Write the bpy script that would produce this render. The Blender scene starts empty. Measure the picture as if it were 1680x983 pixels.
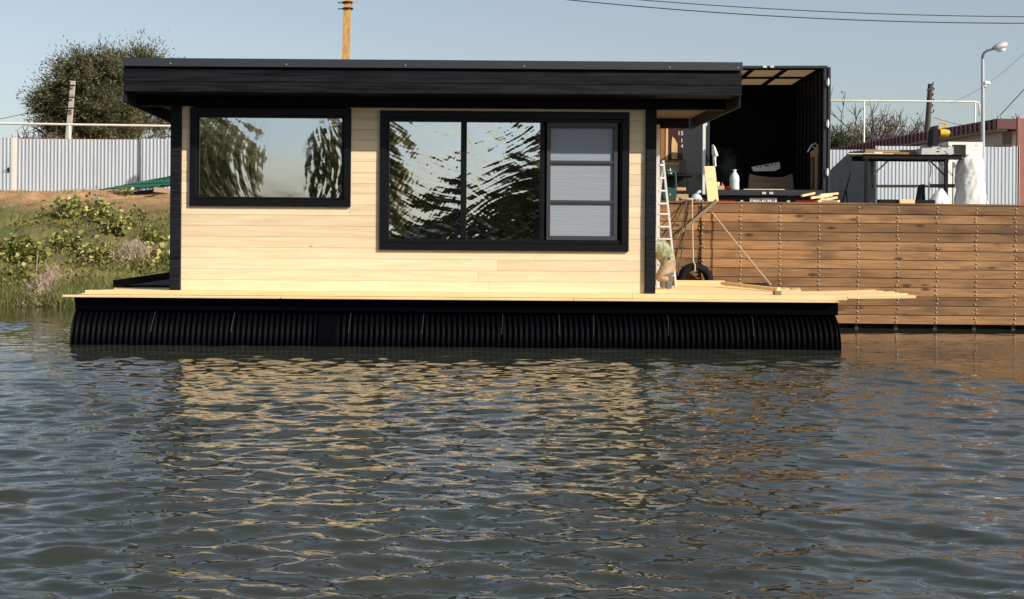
import bpy, math, random
import numpy as np
from mathutils import Vector, Matrix, Euler, noise as mnoise
random.seed(7); np.random.seed(7)
R = math.radians
scene = bpy.context.scene
col = scene.collection

# ------------------------------------------------------------------ camera
F, VX, VY, ROLL, HC = 2200.0, 729.0, 396.0, R(0.43), 1.265     # focal length in photo pixels, centre of projection, camera height
cam_d = bpy.data.cameras.new('camera'); cam = bpy.data.objects.new('camera', cam_d); col.objects.link(cam)
cam_d.sensor_fit = 'HORIZONTAL'; cam_d.sensor_width = 36.0; cam_d.lens = F / 1680 * 36
cam_d.shift_x = (840 - VX) / 1680; cam_d.shift_y = -(491.5 - VY) / 1680
cam_d.clip_start = 0.1; cam_d.clip_end = 3000
cam.matrix_world = Matrix.Translation((0, 0, HC)) @ Matrix.Rotation(R(90), 4, 'X') @ Matrix.Rotation(ROLL, 4, 'Z')
scene.camera = cam

# ------------------------------------------------------------------ light
SUN_AZ, SUN_EL = R(55), R(32.3)          # sun stands behind the camera, to the right
sun_dir = Vector((math.sin(SUN_AZ) * math.cos(SUN_EL), -math.cos(SUN_AZ) * math.cos(SUN_EL), math.sin(SUN_EL)))
w = bpy.data.worlds.new('World'); scene.world = w; w.use_nodes = True
nt = w.node_tree; bg = nt.nodes['Background']
sky = nt.nodes.new('ShaderNodeTexSky'); sky.sky_type = 'NISHITA'; sky.sun_disc = False
sky.sun_elevation = SUN_EL; sky.sun_rotation = R(180) - SUN_AZ
sky.air_density = 1.0; sky.dust_density = 1.3; sky.ozone_density = 1.0; sky.altitude = 0
hs = nt.nodes.new('ShaderNodeHueSaturation'); hs.inputs['Saturation'].default_value = 0.70; hs.inputs['Value'].default_value = 1.0
nt.links.new(sky.outputs[0], hs.inputs['Color']); nt.links.new(hs.outputs[0], bg.inputs[0])
bg.inputs[1].default_value = 0.106
sl = bpy.data.lights.new('sun', 'SUN'); sl.energy = 5.0; sl.angle = R(0.53); sl.color = (1.0, 0.94, 0.84)
so = bpy.data.objects.new('sun', sl); col.objects.link(so); so.rotation_euler = sun_dir.to_track_quat('Z', 'Y').to_euler()
vs = scene.view_settings; vs.view_transform = 'Standard'; vs.look = 'None'; vs.exposure = 0.25; vs.gamma = 1.0; vs.use_curve_mapping = False
scene.cycles.use_denoising = True; scene.cycles.max_bounces = 8; scene.cycles.transparent_max_bounces = 8; scene.cycles.caustics_reflective = False; scene.cycles.caustics_refractive = False

# ------------------------------------------------------------------ helpers
def P(u, v, Y):
    """photo pixel + distance -> point in the place"""
    du, dv = u - VX, v - VY; c, s = math.cos(ROLL), math.sin(ROLL)
    return Vector(((du * c + dv * s) * Y / F, Y, HC - (-du * s + dv * c) * Y / F))

ORG = {}
def tag(o, label=None, cat=None, group=None, kind=None):
    if label: o['label'] = label
    if cat: o['category'] = cat
    if group: o['group'] = group
    if kind: o['kind'] = kind
    return o
def thing(name, loc, label, cat, group=None, local=False):
    o = bpy.data.objects.new(name, None); col.objects.link(o); o.location = loc
    o.empty_display_size = 0.1
    ORG[o] = Vector((0, 0, 0)) if local else Vector(loc)
    return tag(o, label, cat, group)
def link_mesh(name, me, m, parent=None, smooth=False):
    o = bpy.data.objects.new(name, me); col.objects.link(o)
    if m is not None: me.materials.clear(); me.materials.append(m)
    if parent is not None: o.parent = parent; ORG[o] = ORG.get(parent, Vector((0, 0, 0)))
    else: ORG[o] = Vector((0, 0, 0))
    if smooth: me.shade_smooth()
    return o
def np_mesh(name, v, f, m, parent=None, smooth=False):
    """v (n,3), f (k,3|4)"""
    v = np.asarray(v, dtype=np.float32); f = np.asarray(f, dtype=np.int32)
    if parent is not None: v = v - np.array(ORG.get(parent, (0, 0, 0)), dtype=np.float32)
    me = bpy.data.meshes.new(name); me.vertices.add(len(v)); me.vertices.foreach_set('co', v.ravel())
    k = f.shape[1]; me.loops.add(f.size); me.loops.foreach_set('vertex_index', f.ravel())
    me.polygons.add(len(f)); me.polygons.foreach_set('loop_start', np.arange(0, f.size, k, dtype=np.int32))
    me.polygons.foreach_set('loop_total', np.full(len(f), k, dtype=np.int32)); me.update(calc_edges=True); me.validate()
    return link_mesh(name, me, m, parent, smooth)

class MB:
    def __init__(s): s.v = []; s.f = []
    def add(s, vs_, fs):
        n = len(s.v); s.v += [Vector(p) for p in vs_]; s.f += [tuple(i + n for i in f) for f in fs]; return s
    def box(s, x0, x1, y0, y1, z0, z1):
        return s.add([(x0,y0,z0),(x1,y0,z0),(x1,y1,z0),(x0,y1,z0),(x0,y0,z1),(x1,y0,z1),(x1,y1,z1),(x0,y1,z1)],
                     [(0,3,2,1),(4,5,6,7),(0,1,5,4),(1,2,6,5),(2,3,7,6),(3,0,4,7)])
    def bbox(s, x0, x1, y0, y1, z0, z1, b=0.004):
        """box with chamfered edges (24 verts)"""
        X, Y, Z = (x0, x1), (y0, y1), (z0, z1); vs_ = []; idx = {}
        for i in (0,1):
            for j in (0,1):
                for k in (0,1):
                    sx, sy, sz = 1-2*i, 1-2*j, 1-2*k
                    for a in range(3):
                        idx[(i,j,k,a)] = len(vs_)
                        o = [b*sx, b*sy, b*sz]; o[a] = 0
                        vs_.append((X[i]+o[0], Y[j]+o[1], Z[k]+o[2]))
        fs = []
        for i in (0,1):
            q = [idx[(i,0,0,0)], idx[(i,1,0,0)], idx[(i,1,1,0)], idx[(i,0,1,0)]]; fs.append(q if i else q[::-1])
            q = [idx[(0,i,0,1)], idx[(0,i,1,1)], idx[(1,i,1,1)], idx[(1,i,0,1)]]; fs.append(q if i else q[::-1])
            q = [idx[(0,0,i,2)], idx[(1,0,i,2)], idx[(1,1,i,2)], idx[(0,1,i,2)]]; fs.append(q if i else q[::-1])
        for i in (0,1):
            for j in (0,1):
                fs.append([idx[(i,j,0,0)], idx[(i,j,1,0)], idx[(i,j,1,1)], idx[(i,j,0,1)]])
                fs.append([idx[(i,0,j,0)], idx[(i,1,j,0)], idx[(i,1,j,2)], idx[(i,0,j,2)]])
                fs.append([idx[(0,i,j,1)], idx[(1,i,j,1)], idx[(1,i,j,2)], idx[(0,i,j,2)]])
                for k in (0,1): fs.append([idx[(i,j,k,0)], idx[(i,j,k,1)], idx[(i,j,k,2)]])
        return s.add(vs_, fs)
    def bar(s, a, b, w_, h, up=(0,0,1)):
        """rectangular bar from a to b, w_ across, h along up"""
        a, b = Vector(a), Vector(b); d = (b - a).normalized(); u = Vector(up)
        sd = d.cross(u)
        if sd.length < 1e-4: sd = d.cross(Vector((1,0,0)))
        sd.normalize(); u = sd.cross(d).normalized(); sd *= w_/2; u *= h/2
        vs_ = [p + q for p in (a, b) for q in (-sd-u, sd-u, sd+u, -sd+u)]
        return s.add(vs_, [(0,1,2,3),(7,6,5,4),(0,4,5,1),(1,5,6,2),(2,6,7,3),(3,7,4,0)])
    def tube(s, pts, r, n=8, cap=True):
        pts = [Vector(p) for p in pts]; rs = r if isinstance(r, (list, tuple)) else [r]*len(pts); base = len(s.v); prev = None
        for i, p in enumerate(pts):
            d = (pts[min(i+1, len(pts)-1)] - pts[max(i-1, 0)]).normalized()
            if prev is None:
                u = d.orthogonal().normalized()
            else:
                u = (prev - d * prev.dot(d)); u = u.normalized() if u.length > 1e-6 else d.orthogonal().normalized()
            prev = u; t = d.cross(u)
            for k in range(n):
                an = 2*math.pi*k/n; s.v.append(p + (u*math.cos(an) + t*math.sin(an))*rs[i])
        for i in range(len(pts)-1):
            for k in range(n):
                a = base+i*n+k; b = base+i*n+(k+1)%n; s.f.append((a, b, b+n, a+n))
        if cap:
            s.f.append(tuple(base+k for k in range(n))[::-1]); s.f.append(tuple(base+(len(pts)-1)*n+k for k in range(n)))
        return s
    def lathe(s, c, prof, n=24, axis='Z'):
        """prof list of (radius, height) about axis through c"""
        base = len(s.v); c = Vector(c)
        for (r_, h) in prof:
            for k in range(n):
                a = 2*math.pi*k/n; x, y = r_*math.cos(a), r_*math.sin(a)
                s.v.append(c + (Vector((x,y,h)) if axis=='Z' else Vector((h,x,y)) if axis=='X' else Vector((x,h,y))))
        for i in range(len(prof)-1):
            for k in range(n):
                a = base+i*n+k; b = base+i*n+(k+1)%n; s.f.append((a,b,b+n,a+n))
        s.f.append(tuple(base+k for k in range(n))[::-1]); s.f.append(tuple(base+(len(prof)-1)*n+k for k in range(n)))
        return s
    def prism(s, poly, d):
        """closed polygon (list of 3D points) extruded by vector d"""
        n = len(poly); d = Vector(d); vs_ = [Vector(p) for p in poly] + [Vector(p)+d for p in poly]
        fs = [tuple(range(n))[::-1], tuple(range(n, 2*n))] + [(i, (i+1)%n, (i+1)%n+n, i+n) for i in range(n)]
        return s.add(vs_, fs)
    def build(s, name, m, parent=None, smooth=False):
        o = ORG.get(parent, Vector((0,0,0))) if parent is not None else Vector((0,0,0))
        me = bpy.data.meshes.new(name); me.from_pydata([tuple(p - o) for p in s.v], [], s.f); me.validate()
        import bmesh
        bm = bmesh.new(); bm.from_mesh(me); bmesh.ops.recalc_face_normals(bm, faces=bm.faces); bm.to_mesh(me); bm.free()
        return link_mesh(name, me, m, parent, smooth)

def autosmooth(o, ang=35):
    me = o.data; me.shade_smooth()
    try: me.set_sharp_from_angle(angle=R(ang))
    except Exception: pass
    return o

# ------------------------------------------------------------------ materials
def mat(name, base, rough=0.6, metal=0.0, var=0.0, scale=6.0, stretch=(1,1,1), base2=None, bump=0.0, bscale=40, spec=0.5, objvar=0.0, contrast=0.25, island=0.0, isl2=None):
    m = bpy.data.materials.new(name); m.use_nodes = True; n = m.node_tree; L = n.links
    p = n.nodes['Principled BSDF']; p.inputs['Roughness'].default_value = rough; p.inputs['Metallic'].default_value = metal
    p.inputs['Specular IOR Level'].default_value = spec
    c1 = (*base, 1); b2 = base2 if base2 else tuple(x*(1-var) for x in base)
    tc = n.nodes.new('ShaderNodeTexCoord'); oi = n.nodes.new('ShaderNodeObjectInfo')
    mp = n.nodes.new('ShaderNodeMapping'); mp.inputs['Scale'].default_value = stretch
    ad = n.nodes.new('ShaderNodeVectorMath'); ad.operation = 'MULTIPLY_ADD'
    ad.inputs[1].default_value = (37.1, 17.3, 53.7)
    L.new(oi.outputs['Random'], ad.inputs[0]); L.new(tc.outputs['Object'], ad.inputs[2]); L.new(ad.outputs[0], mp.inputs['Vector'])
    no = n.nodes.new('ShaderNodeTexNoise'); no.inputs['Scale'].default_value = scale; no.inputs['Detail'].default_value = 6; no.inputs['Roughness'].default_value = 0.6
    L.new(mp.outputs[0], no.inputs['Vector'])
    cr = n.nodes.new('ShaderNodeMapRange'); cr.inputs['From Min'].default_value = 0.5-contrast; cr.inputs['From Max'].default_value = 0.5+contrast
    L.new(no.outputs['Fac'], cr.inputs['Value'])
    mx = n.nodes.new('ShaderNodeMix'); mx.data_type = 'RGBA'; mx.inputs[6].default_value = (*b2, 1); mx.inputs[7].default_value = c1
    L.new(cr.outputs[0], mx.inputs[0]); out = mx.outputs[2]
    if island:
        g = n.nodes.new('ShaderNodeNewGeometry'); mi = n.nodes.new('ShaderNodeMix'); mi.data_type = 'RGBA'
        mu = n.nodes.new('ShaderNodeMath'); mu.operation = 'MULTIPLY'; mu.inputs[1].default_value = island
        pw = n.nodes.new('ShaderNodeMath'); pw.operation = 'POWER'; pw.inputs[1].default_value = 1.6
        L.new(g.outputs['Random Per Island'], pw.inputs[0]); L.new(pw.outputs[0], mu.inputs[0]); L.new(mu.outputs[0], mi.inputs[0])
        L.new(out, mi.inputs[6]); mi.inputs[7].default_value = (*isl2, 1); out = mi.outputs[2]
    if objvar:
        hv = n.nodes.new('ShaderNodeHueSaturation'); mr = n.nodes.new('ShaderNodeMapRange')
        mr.inputs['To Min'].default_value = 1-objvar; mr.inputs['To Max'].default_value = 1+objvar
        L.new(oi.outputs['Random'], mr.inputs['Value']); L.new(mr.outputs[0], hv.inputs['Value']); L.new(out, hv.inputs['Color']); out = hv.outputs[0]
    L.new(out, p.inputs['Base Color'])
    if bump:
        nb = n.nodes.new('ShaderNodeTexNoise'); nb.inputs['Scale'].default_value = bscale; nb.inputs['Detail'].default_value = 4
        L.new(mp.outputs[0], nb.inputs['Vector']); bp = n.nodes.new('ShaderNodeBump'); bp.inputs['Strength'].default_value = min(1, bump); bp.inputs['Distance'].default_value = 0.01
        L.new(nb.outputs['Fac'], bp.inputs['Height']); L.new(bp.outputs[0], p.inputs['Normal'])
    m['p'] = 1
    return m

def wood(name, light, dark, knot, rough=0.6, objvar=0.08, knots=1.0, grain=1.0, kscale=3.2, axis='X', blotch=0.0, ksize=0.075):
    """planks with lengthwise grain, knots and slow blotches"""
    m = bpy.data.materials.new(name); m.use_nodes = True; n = m.node_tree; L = n.links
    p = n.nodes['Principled BSDF']; p.inputs['Roughness'].default_value = rough; p.inputs['Specular IOR Level'].default_value = 0.3
    tc = n.nodes.new('ShaderNodeTexCoord'); oi = n.nodes.new('ShaderNodeObjectInfo')
    ad = n.nodes.new('ShaderNodeVectorMath'); ad.operation = 'MULTIPLY_ADD'; ad.inputs[1].default_value = (91.7, 57.3, 73.9)
    L.new(oi.outputs['Random'], ad.inputs[0]); L.new(tc.outputs['Object'], ad.inputs[2])
    def mapped(sc):
        if axis == 'Z': sc = (sc[2], sc[1], sc[0])
        if axis == 'Y': sc = (sc[1], sc[0], sc[2])
        mp = n.nodes.new('ShaderNodeMapping'); mp.inputs['Scale'].default_value = sc; L.new(ad.outputs[0], mp.inputs['Vector']); return mp.outputs[0]
    def noise_(vec, sc, det=4, dist=0.0):
        t = n.nodes.new('ShaderNodeTexNoise'); t.inputs['Scale'].default_value = sc; t.inputs['Detail'].default_value = det; t.inputs['Distortion'].default_value = dist
        L.new(vec, t.inputs['Vector']); return t.outputs['Fac']
    def rng(v, a, b, c=0.0, d=1.0):
        t = n.nodes.new('ShaderNodeMapRange'); t.inputs['From Min'].default_value = a; t.inputs['From Max'].default_value = b
        t.inputs['To Min'].default_value = c; t.inputs['To Max'].default_value = d; L.new(v, t.inputs['Value']); return t.outputs[0]
    def mix(f, a, b):
        t = n.nodes.new('ShaderNodeMix'); t.data_type = 'RGBA'; L.new(f, t.inputs[0])
        for q, i in ((a, 6), (b, 7)):
            if isinstance(q, tuple): t.inputs[i].default_value = (*q, 1)
            else: L.new(q, t.inputs[i])
        return t.outputs[2]
    g = noise_(mapped((0.5, 9, 9)), 3.0*grain, 6, 0.6)
    c = mix(rng(g, 0.3, 0.7), dark, light)
    if blotch:
        b_ = noise_(mapped((0.8, 2.5, 2.5)), 1.6, 3); c = mix(rng(b_, 0.48, 0.72, 0, blotch), c, knot)
    vo = n.nodes.new('ShaderNodeTexVoronoi'); vo.inputs['Scale'].default_value = kscale; vo.inputs['Randomness'].default_value = 1.0
    L.new(mapped((0.55, 0.03, 1.6)), vo.inputs['Vector'])
    kn = rng(vo.outputs['Distance'], ksize*0.4, ksize, knots, 0.0)
    c = mix(kn, c, knot)
    hv = n.nodes.new('ShaderNodeHueSaturation'); L.new(c, hv.inputs['Color'])
    wn = n.nodes.new('ShaderNodeTexWhiteNoise'); wn.noise_dimensions = '1D'; L.new(oi.outputs['Random'], wn.inputs['W'])
    L.new(rng(wn.outputs['Value'], 0, 1, 1-objvar, 1+objvar), hv.inputs['Value']); L.new(hv.outputs[0], p.inputs['Base Color'])
    bp = n.nodes.new('ShaderNodeBump'); bp.inputs['Strength'].default_value = 0.25; bp.inputs['Distance'].default_value = 0.004
    L.new(g, bp.inputs['Height']); L.new(bp.outputs[0], p.inputs['Normal'])
    return m

M = {}
M['pine'] = wood('pale pine', (0.85, 0.69, 0.46), (0.74, 0.555, 0.335), (0.46, 0.27, 0.12), 0.55, 0.085, 0.75, 1.0, 2.8, ksize=0.07)
M['pine_y'] = wood('pale pine deck', (0.82, 0.61, 0.34), (0.72, 0.50, 0.24), (0.40, 0.22, 0.09), 0.6, 0.08, 0.6, 1.0, 1.6, ksize=0.05)
M['stain'] = wood('brown stained pine', (0.335, 0.178, 0.074), (0.21, 0.105, 0.042), (0.05, 0.025, 0.013), 0.6, 0.30, 0.95, 0.9, 3.3, blotch=0.7, ksize=0.17)
M['oldwood'] = wood('weathered wood', (0.34, 0.25, 0.16), (0.2, 0.14, 0.09), (0.06, 0.04, 0.03), 0.75, 0.2)
M['black_wood'] = mat('black stained timber', (0.003, 0.0032, 0.0045), 0.6, 0, 0, 4, (0.35, 3, 9), (0.017, 0.017, 0.020), 0.35, 26, 0.12, objvar=0.25, contrast=0.13)
M['soffit'] = wood('soffit boards', (0.16, 0.12, 0.075), (0.11, 0.08, 0.048), (0.06, 0.04, 0.025), 0.6)
M['flash'] = mat('anthracite sheet metal', (0.030, 0.034, 0.042), 0.42, 0.0, 0.15, 2, (0.3, 1, 1), None, 0.06, 8)
M['frame'] = mat('black window frame', (0.0045, 0.0045, 0.006), 0.45, 0, 0.3, 4, spec=0.22)
M['sash'] = mat('charcoal sash', (0.040, 0.040, 0.044), 0.5, 0, 0.1)
M['hdpe'] = mat('black polyethylene pipe', (0.0008, 0.0010, 0.0022), 0.45, 0, 0.3, 3, base2=(0.0016, 0.0016, 0.0025), bump=0.05, bscale=12, spec=0.03)
M['screen'] = mat('grey insect mesh', (0.30, 0.33, 0.37), 0.75, 0, 0.12, 3, (0.3, 1, 6), None, 0.35, 10, 0.2)
M['strap'] = mat('grey strap', (0.022, 0.022, 0.024), 0.6)
M['galv'] = mat('galvanised sheet', (0.49, 0.535, 0.575), 0.5, 0.1, 0.18, 1.5, (3, 1, 0.4), None, 0.0)
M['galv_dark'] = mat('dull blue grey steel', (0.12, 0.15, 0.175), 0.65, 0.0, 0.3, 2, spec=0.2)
M['bolt'] = mat('zinc bolt head', (0.66, 0.62, 0.57), 0.4, 0.35, 0.3, 30)
M['steel_dark'] = mat('black steel', (0.007, 0.007, 0.008), 0.55, 0.0, 0.4, 8, spec=0.15, base2=(0.012, 0.010, 0.009))
M['alu'] = mat('brushed aluminium', (0.78, 0.79, 0.80), 0.4, 0.5, 0.1)
M['white'] = mat('white board', (0.80, 0.79, 0.75), 0.5, 0, 0.06, 3)
M['sack'] = mat('white woven sack', (0.68, 0.67, 0.655), 0.65, 0, 0.08, 4, bump=0.25, bscale=30)
M['rubber'] = mat('tyre rubber', (0.007, 0.007, 0.008), 0.8, 0, 0.4, 8, spec=0.2)
M['concrete'] = mat('old concrete', (0.52, 0.46, 0.38), 0.85, 0, 0.35, 6, bump=0.4)
M['rust_pole'] = mat('ochre stained concrete', (0.58, 0.38, 0.14), 0.85, 0, 0, 7, (1.5, 1.5, 0.6), (0.36, 0.16, 0.05), 0.4)
M['cream_paint'] = mat('cream painted pipe', (0.76, 0.70, 0.60), 0.5, 0, 0.1)
M['pole_wood'] = mat('tarred pole', (0.09, 0.07, 0.06), 0.85, 0, 0.5, 9, (3, 3, 0.5))
M['wire'] = mat('black cable', (0.015, 0.015, 0.016), 0.6)
M['rope'] = mat('hemp rope', (0.52, 0.40, 0.27), 0.85, 0, 0.3, 60)
M['rope_shade'] = mat('rope shadow strand', (0.10, 0.065, 0.04), 0.85, 0, 0.3, 60)
M['maroon'] = mat('maroon roof sheet', (0.13, 0.035, 0.042), 0.45, 0, 0.25, 3)
M['plaster'] = mat('cream plaster', (0.52, 0.47, 0.38), 0.85, 0, 0.2, 1.2, bump=0.2)
M['red_rust'] = mat('flaking red paint', (0.34, 0.055, 0.03), 0.7, 0, 0, 2.2, (1, 1, 1), (0.22, 0.15, 0.13), 0.2)
M['yellow'] = mat('yellow plastic', (0.74, 0.42, 0.03), 0.4, 0, 0.1)
M['grey_metal'] = mat('cast aluminium', (0.56, 0.55, 0.52), 0.45, 0.3, 0.15)
M['blackplastic'] = mat('black plastic', (0.007, 0.007, 0.008), 0.5, spec=0.25)
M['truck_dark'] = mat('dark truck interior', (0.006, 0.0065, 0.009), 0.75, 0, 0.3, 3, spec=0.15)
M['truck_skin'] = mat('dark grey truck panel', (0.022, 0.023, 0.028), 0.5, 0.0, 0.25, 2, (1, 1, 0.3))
M['plate'] = mat('licence plate white', (0.72, 0.72, 0.70), 0.4)
M['ink'] = mat('black print', (0.01, 0.01, 0.01), 0.5)
M['chalk'] = mat('white chalk', (0.7, 0.68, 0.66), 0.9)
M['redlens'] = mat('red lamp lens', (0.20, 0.012, 0.010), 0.25)
M['clear_pl'] = mat('cloudy plastic', (0.60, 0.72, 0.66), 0.25, 0, 0.1)
M['cup'] = mat('pale yellow plastic', (0.72, 0.66, 0.34), 0.4)
M['card'] = mat('cardboard', (0.50, 0.32, 0.17), 0.85, 0, 0.15)
M['bluebag'] = mat('pale blue plastic bag', (0.58, 0.66, 0.72), 0.35, 0, 0.25, 9, bump=0.4)
M['darkbag'] = mat('dark plastic film', (0.008, 0.011, 0.016), 0.5, 0, 0.3, 9, bump=0.8, spec=0.3)
M['green'] = mat('dark green enamel', (0.022, 0.075, 0.06), 0.4, 0, 0.3)
M['greenmesh'] = mat('green wire mesh', (0.035, 0.19, 0.115), 0.5, 0, 0.3)
M['paleboard'] = mat('bleached board', (0.72, 0.66, 0.52), 0.7, 0, 0.1)
M['shedwood'] = wood('varnished shed boards', (0.40, 0.19, 0.07), (0.24, 0.10, 0.04), (0.09, 0.04, 0.02), 0.4, 0.12, 0.6, 1, 2.0, 'Z')
M['shedpale'] = wood('fresh shed batten', (0.68, 0.46, 0.24), (0.56, 0.34, 0.15), (0.3, 0.16, 0.07), 0.5, 0.05, 0.5, 1, 2.0, 'Z')
M['doordark'] = mat('dark varnished door', (0.075, 0.028, 0.022), 0.3, 0, 0.5, 3, (4, 1, 0.5))
M['palegreen'] = mat('pale green paint', (0.34, 0.45, 0.30), 0.7, 0, 0.15)
M['camo'] = mat('mottled green shirt', (0.30, 0.31, 0.20), 0.85, 0, 0, 22, (1,1,1), (0.15, 0.17, 0.09), 0.3, 25, contrast=0.08)
M['trouser'] = mat('beige work trousers', (0.40, 0.33, 0.235), 0.85, 0, 0, 7, (1,1,1), (0.20, 0.14, 0.09), 0.8, 14, contrast=0.14)
M['boot'] = mat('grey boot', (0.16, 0.14, 0.125), 0.8, 0, 0.3, 12)
M['skin'] = mat('skin', (0.52, 0.31, 0.21), 0.55, 0, 0.1)
M['hair'] = mat('dark hair', (0.03, 0.022, 0.018), 0.7)
M['navy'] = mat('navy cloth', (0.03, 0.03, 0.055), 0.8)
M['shirtwhite'] = mat('off white shirt', (0.74, 0.72, 0.62), 0.8, 0, 0.1, 8, bump=0.3)
M['bark'] = mat('grey brown bark', (0.13, 0.10, 0.08), 0.9, 0, 0.4, 9, (2, 2, 0.5), bump=0.5)
M['leaf_grey'] = mat('narrow olive leaves', (0.072, 0.080, 0.036), 0.55, 0, 0, 0.6, (1,1,1), (0.050, 0.062, 0.028), island=0.85, isl2=(0.27, 0.24, 0.12), spec=0.35)
M['leaf_dark'] = mat('dark green leaves', (0.035, 0.055, 0.02), 0.55, 0, 0.3, 0.6, island=0.7, isl2=(0.10, 0.12, 0.045))
M['leaf_far'] = mat('far bank leaves', (0.17, 0.16, 0.08), 0.6, 0, 0.4, 0.25, island=0.9, isl2=(0.50, 0.42, 0.17))
FAR_TR = 0.55
M['leaf_yellow'] = mat('yellowing broad leaves', (0.12, 0.16, 0.04), 0.5, 0, 0.25, 2, island=1.0, isl2=(0.66, 0.56, 0.17))
M['weed'] = mat('mixed weeds', (0.075, 0.095, 0.028), 0.7, 0, 0, 0.5, (1,1,1), (0.12, 0.10, 0.035), island=0.8, isl2=(0.34, 0.30, 0.10), spec=0.2)
M['straw'] = mat('dry straw', (0.46, 0.36, 0.24), 0.85, 0, 0.25, 2, island=0.8, isl2=(0.66, 0.52, 0.38))
M['reedgreen'] = mat('green waterside grass', (0.13, 0.17, 0.04), 0.75, 0, 0.3, 1.2, island=0.85, isl2=(0.46, 0.40, 0.17), spec=0.15)
M['turf'] = mat('short bank grass', (0.11, 0.14, 0.032), 0.8, 0, 0, 0.45, (1,1,1), (0.25, 0.195, 0.07), island=0.75, isl2=(0.36, 0.32, 0.10), contrast=0.10, spec=0.15)

def trans(m, amt):
    """let thin sheets pass some light"""
    n = m.node_tree; p = n.nodes['Principled BSDF']; out = n.nodes['Material Output']
    t = n.nodes.new('ShaderNodeBsdfTranslucent'); mx = n.nodes.new('ShaderNodeMixShader'); mx.inputs[0].default_value = amt
    src = p.inputs['Base Color'].links[0].from_socket; n.links.new(src, t.inputs['Color'])
    n.links.new(p.outputs[0], mx.inputs[1]); n.links.new(t.outputs[0], mx.inputs[2]); n.links.new(mx.outputs[0], out.inputs['Surface'])
for k in ('weed', 'leaf_far', 'leaf_grey', 'leaf_dark', 'leaf_yellow', 'reedgreen', 'straw'): trans(M[k], FAR_TR if k == 'leaf_far' else 0.3)
M['roofpanel'] = mat('translucent roof panel', (0.62, 0.51, 0.36), 0.6, 0, 0.1); trans(M['roofpanel'], 0.6)

def glass_film():
    m = bpy.data.materials.new('mirror film glass'); m.use_nodes = True; n = m.node_tree; p = n.nodes['Principled BSDF']
    p.inputs['Base Color'].default_value = (0.66, 0.70, 0.74, 1); p.inputs['Metallic'].default_value = 1.0; p.inputs['Roughness'].default_value = 0.03
    return m
M['film'] = glass_film()

def water_mat():
    m = bpy.data.materials.new('river water'); m.use_nodes = True; n = m.node_tree; L = n.links; p = n.nodes['Principled BSDF']
    p.inputs['Base Color'].default_value = (0.030, 0.034, 0.026, 1); p.inputs['Roughness'].default_value = 0.008; p.inputs['IOR'].default_value = 1.333
    g = n.nodes.new('ShaderNodeNewGeometry')
    def noi(sc, s3, det):
        mp = n.nodes.new('ShaderNodeMapping'); mp.inputs['Scale'].default_value = s3; mp.inputs['Rotation'].default_value = (0, 0, R(12)); L.new(g.outputs['Position'], mp.inputs['Vector'])
        t = n.nodes.new('ShaderNodeTexNoise'); t.inputs['Scale'].default_value = sc; t.inputs['Detail'].default_value = det; t.inputs['Distortion'].default_value = 0.4; L.new(mp.outputs[0], t.inputs['Vector']); return t.outputs['Fac']
    a = n.nodes.new('ShaderNodeAttribute'); a.attribute_name = 'rough_amp'
    b1 = n.nodes.new('ShaderNodeBump'); b1.inputs['Distance'].default_value = 0.014
    L.new(noi(6.5, (0.45, 1.3, 1), 2), b1.inputs['Height']); L.new(a.outputs['Fac'], b1.inputs['Strength'])
    b2 = n.nodes.new('ShaderNodeBump'); b2.inputs['Distance'].default_value = 0.004
    L.new(noi(24.0, (0.42, 1.3, 1), 3), b2.inputs['Height']); L.new(a.outputs['Fac'], b2.inputs['Strength']); L.new(b1.outputs[0], b2.inputs['Normal'])
    L.new(b1.outputs[0], p.inputs['Normal'])
    return m
M['water'] = water_mat()

def ground_mat(name, cols, scale=0.8):
    """cols: four tones blended by noise and by height"""
    m = bpy.data.materials.new(name); m.use_nodes = True; n = m.node_tree; L = n.links; p = n.nodes['Principled BSDF']; p.inputs['Roughness'].default_value = 0.9; p.inputs['Specular IOR Level'].default_value = 0.15
    g = n.nodes.new('ShaderNodeNewGeometry')
    def noi(sc, det=6):
        t = n.nodes.new('ShaderNodeTexNoise'); t.inputs['Scale'].default_value = sc; t.inputs['Detail'].default_value = det; L.new(g.outputs['Position'], t.inputs['Vector']); return t.outputs['Fac']
    def rng(v, a, b):
        t = n.nodes.new('ShaderNodeMapRange'); t.inputs['From Min'].default_value = a; t.inputs['From Max'].default_value = b; L.new(v, t.inputs['Value']); return t.outputs[0]
    def mix(f, a, b):
        t = n.nodes.new('ShaderNodeMix'); t.data_type = 'RGBA'; L.new(f, t.inputs[0])
        for q, i in ((a, 6), (b, 7)):
            if isinstance(q, tuple): t.inputs[i].default_value = (*q, 1)
            else: L.new(q, t.inputs[i])
        return t.outputs[2]
    c = mix(rng(noi(scale), 0.38, 0.62), cols[0], cols[1]); c = mix(rng(noi(scale*5), 0.45, 0.7), c, cols[2])
    sx = n.nodes.new('ShaderNodeSeparateXYZ'); L.new(g.outputs['Position'], sx.inputs[0])
    ma = n.nodes.new('ShaderNodeMath'); ma.operation = 'MULTIPLY_ADD'; ma.inputs[1].default_value = 1.2; L.new(noi(0.5), ma.inputs[0]); L.new(sx.outputs['Z'], ma.inputs[2])
    c = mix(rng(ma.outputs[0], 2.5, 3.1), c, mix(rng(noi(2.0), 0.4, 0.65), cols[3], cols[4]))
    L.new(c, p.inputs['Base Color'])
    bp = n.nodes.new('ShaderNodeBump'); bp.inputs['Strength'].default_value = 0.8; bp.inputs['Distance'].default_value = 0.08; L.new(noi(4), bp.inputs['Height']); L.new(bp.outputs[0], p.inputs['Normal'])
    return m
M['bank'] = ground_mat('grassy bank', [(0.085, 0.10, 0.03), (0.15, 0.125, 0.05), (0.085, 0.058, 0.036), (0.43, 0.25, 0.125), (0.29, 0.165, 0.085)])
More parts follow.
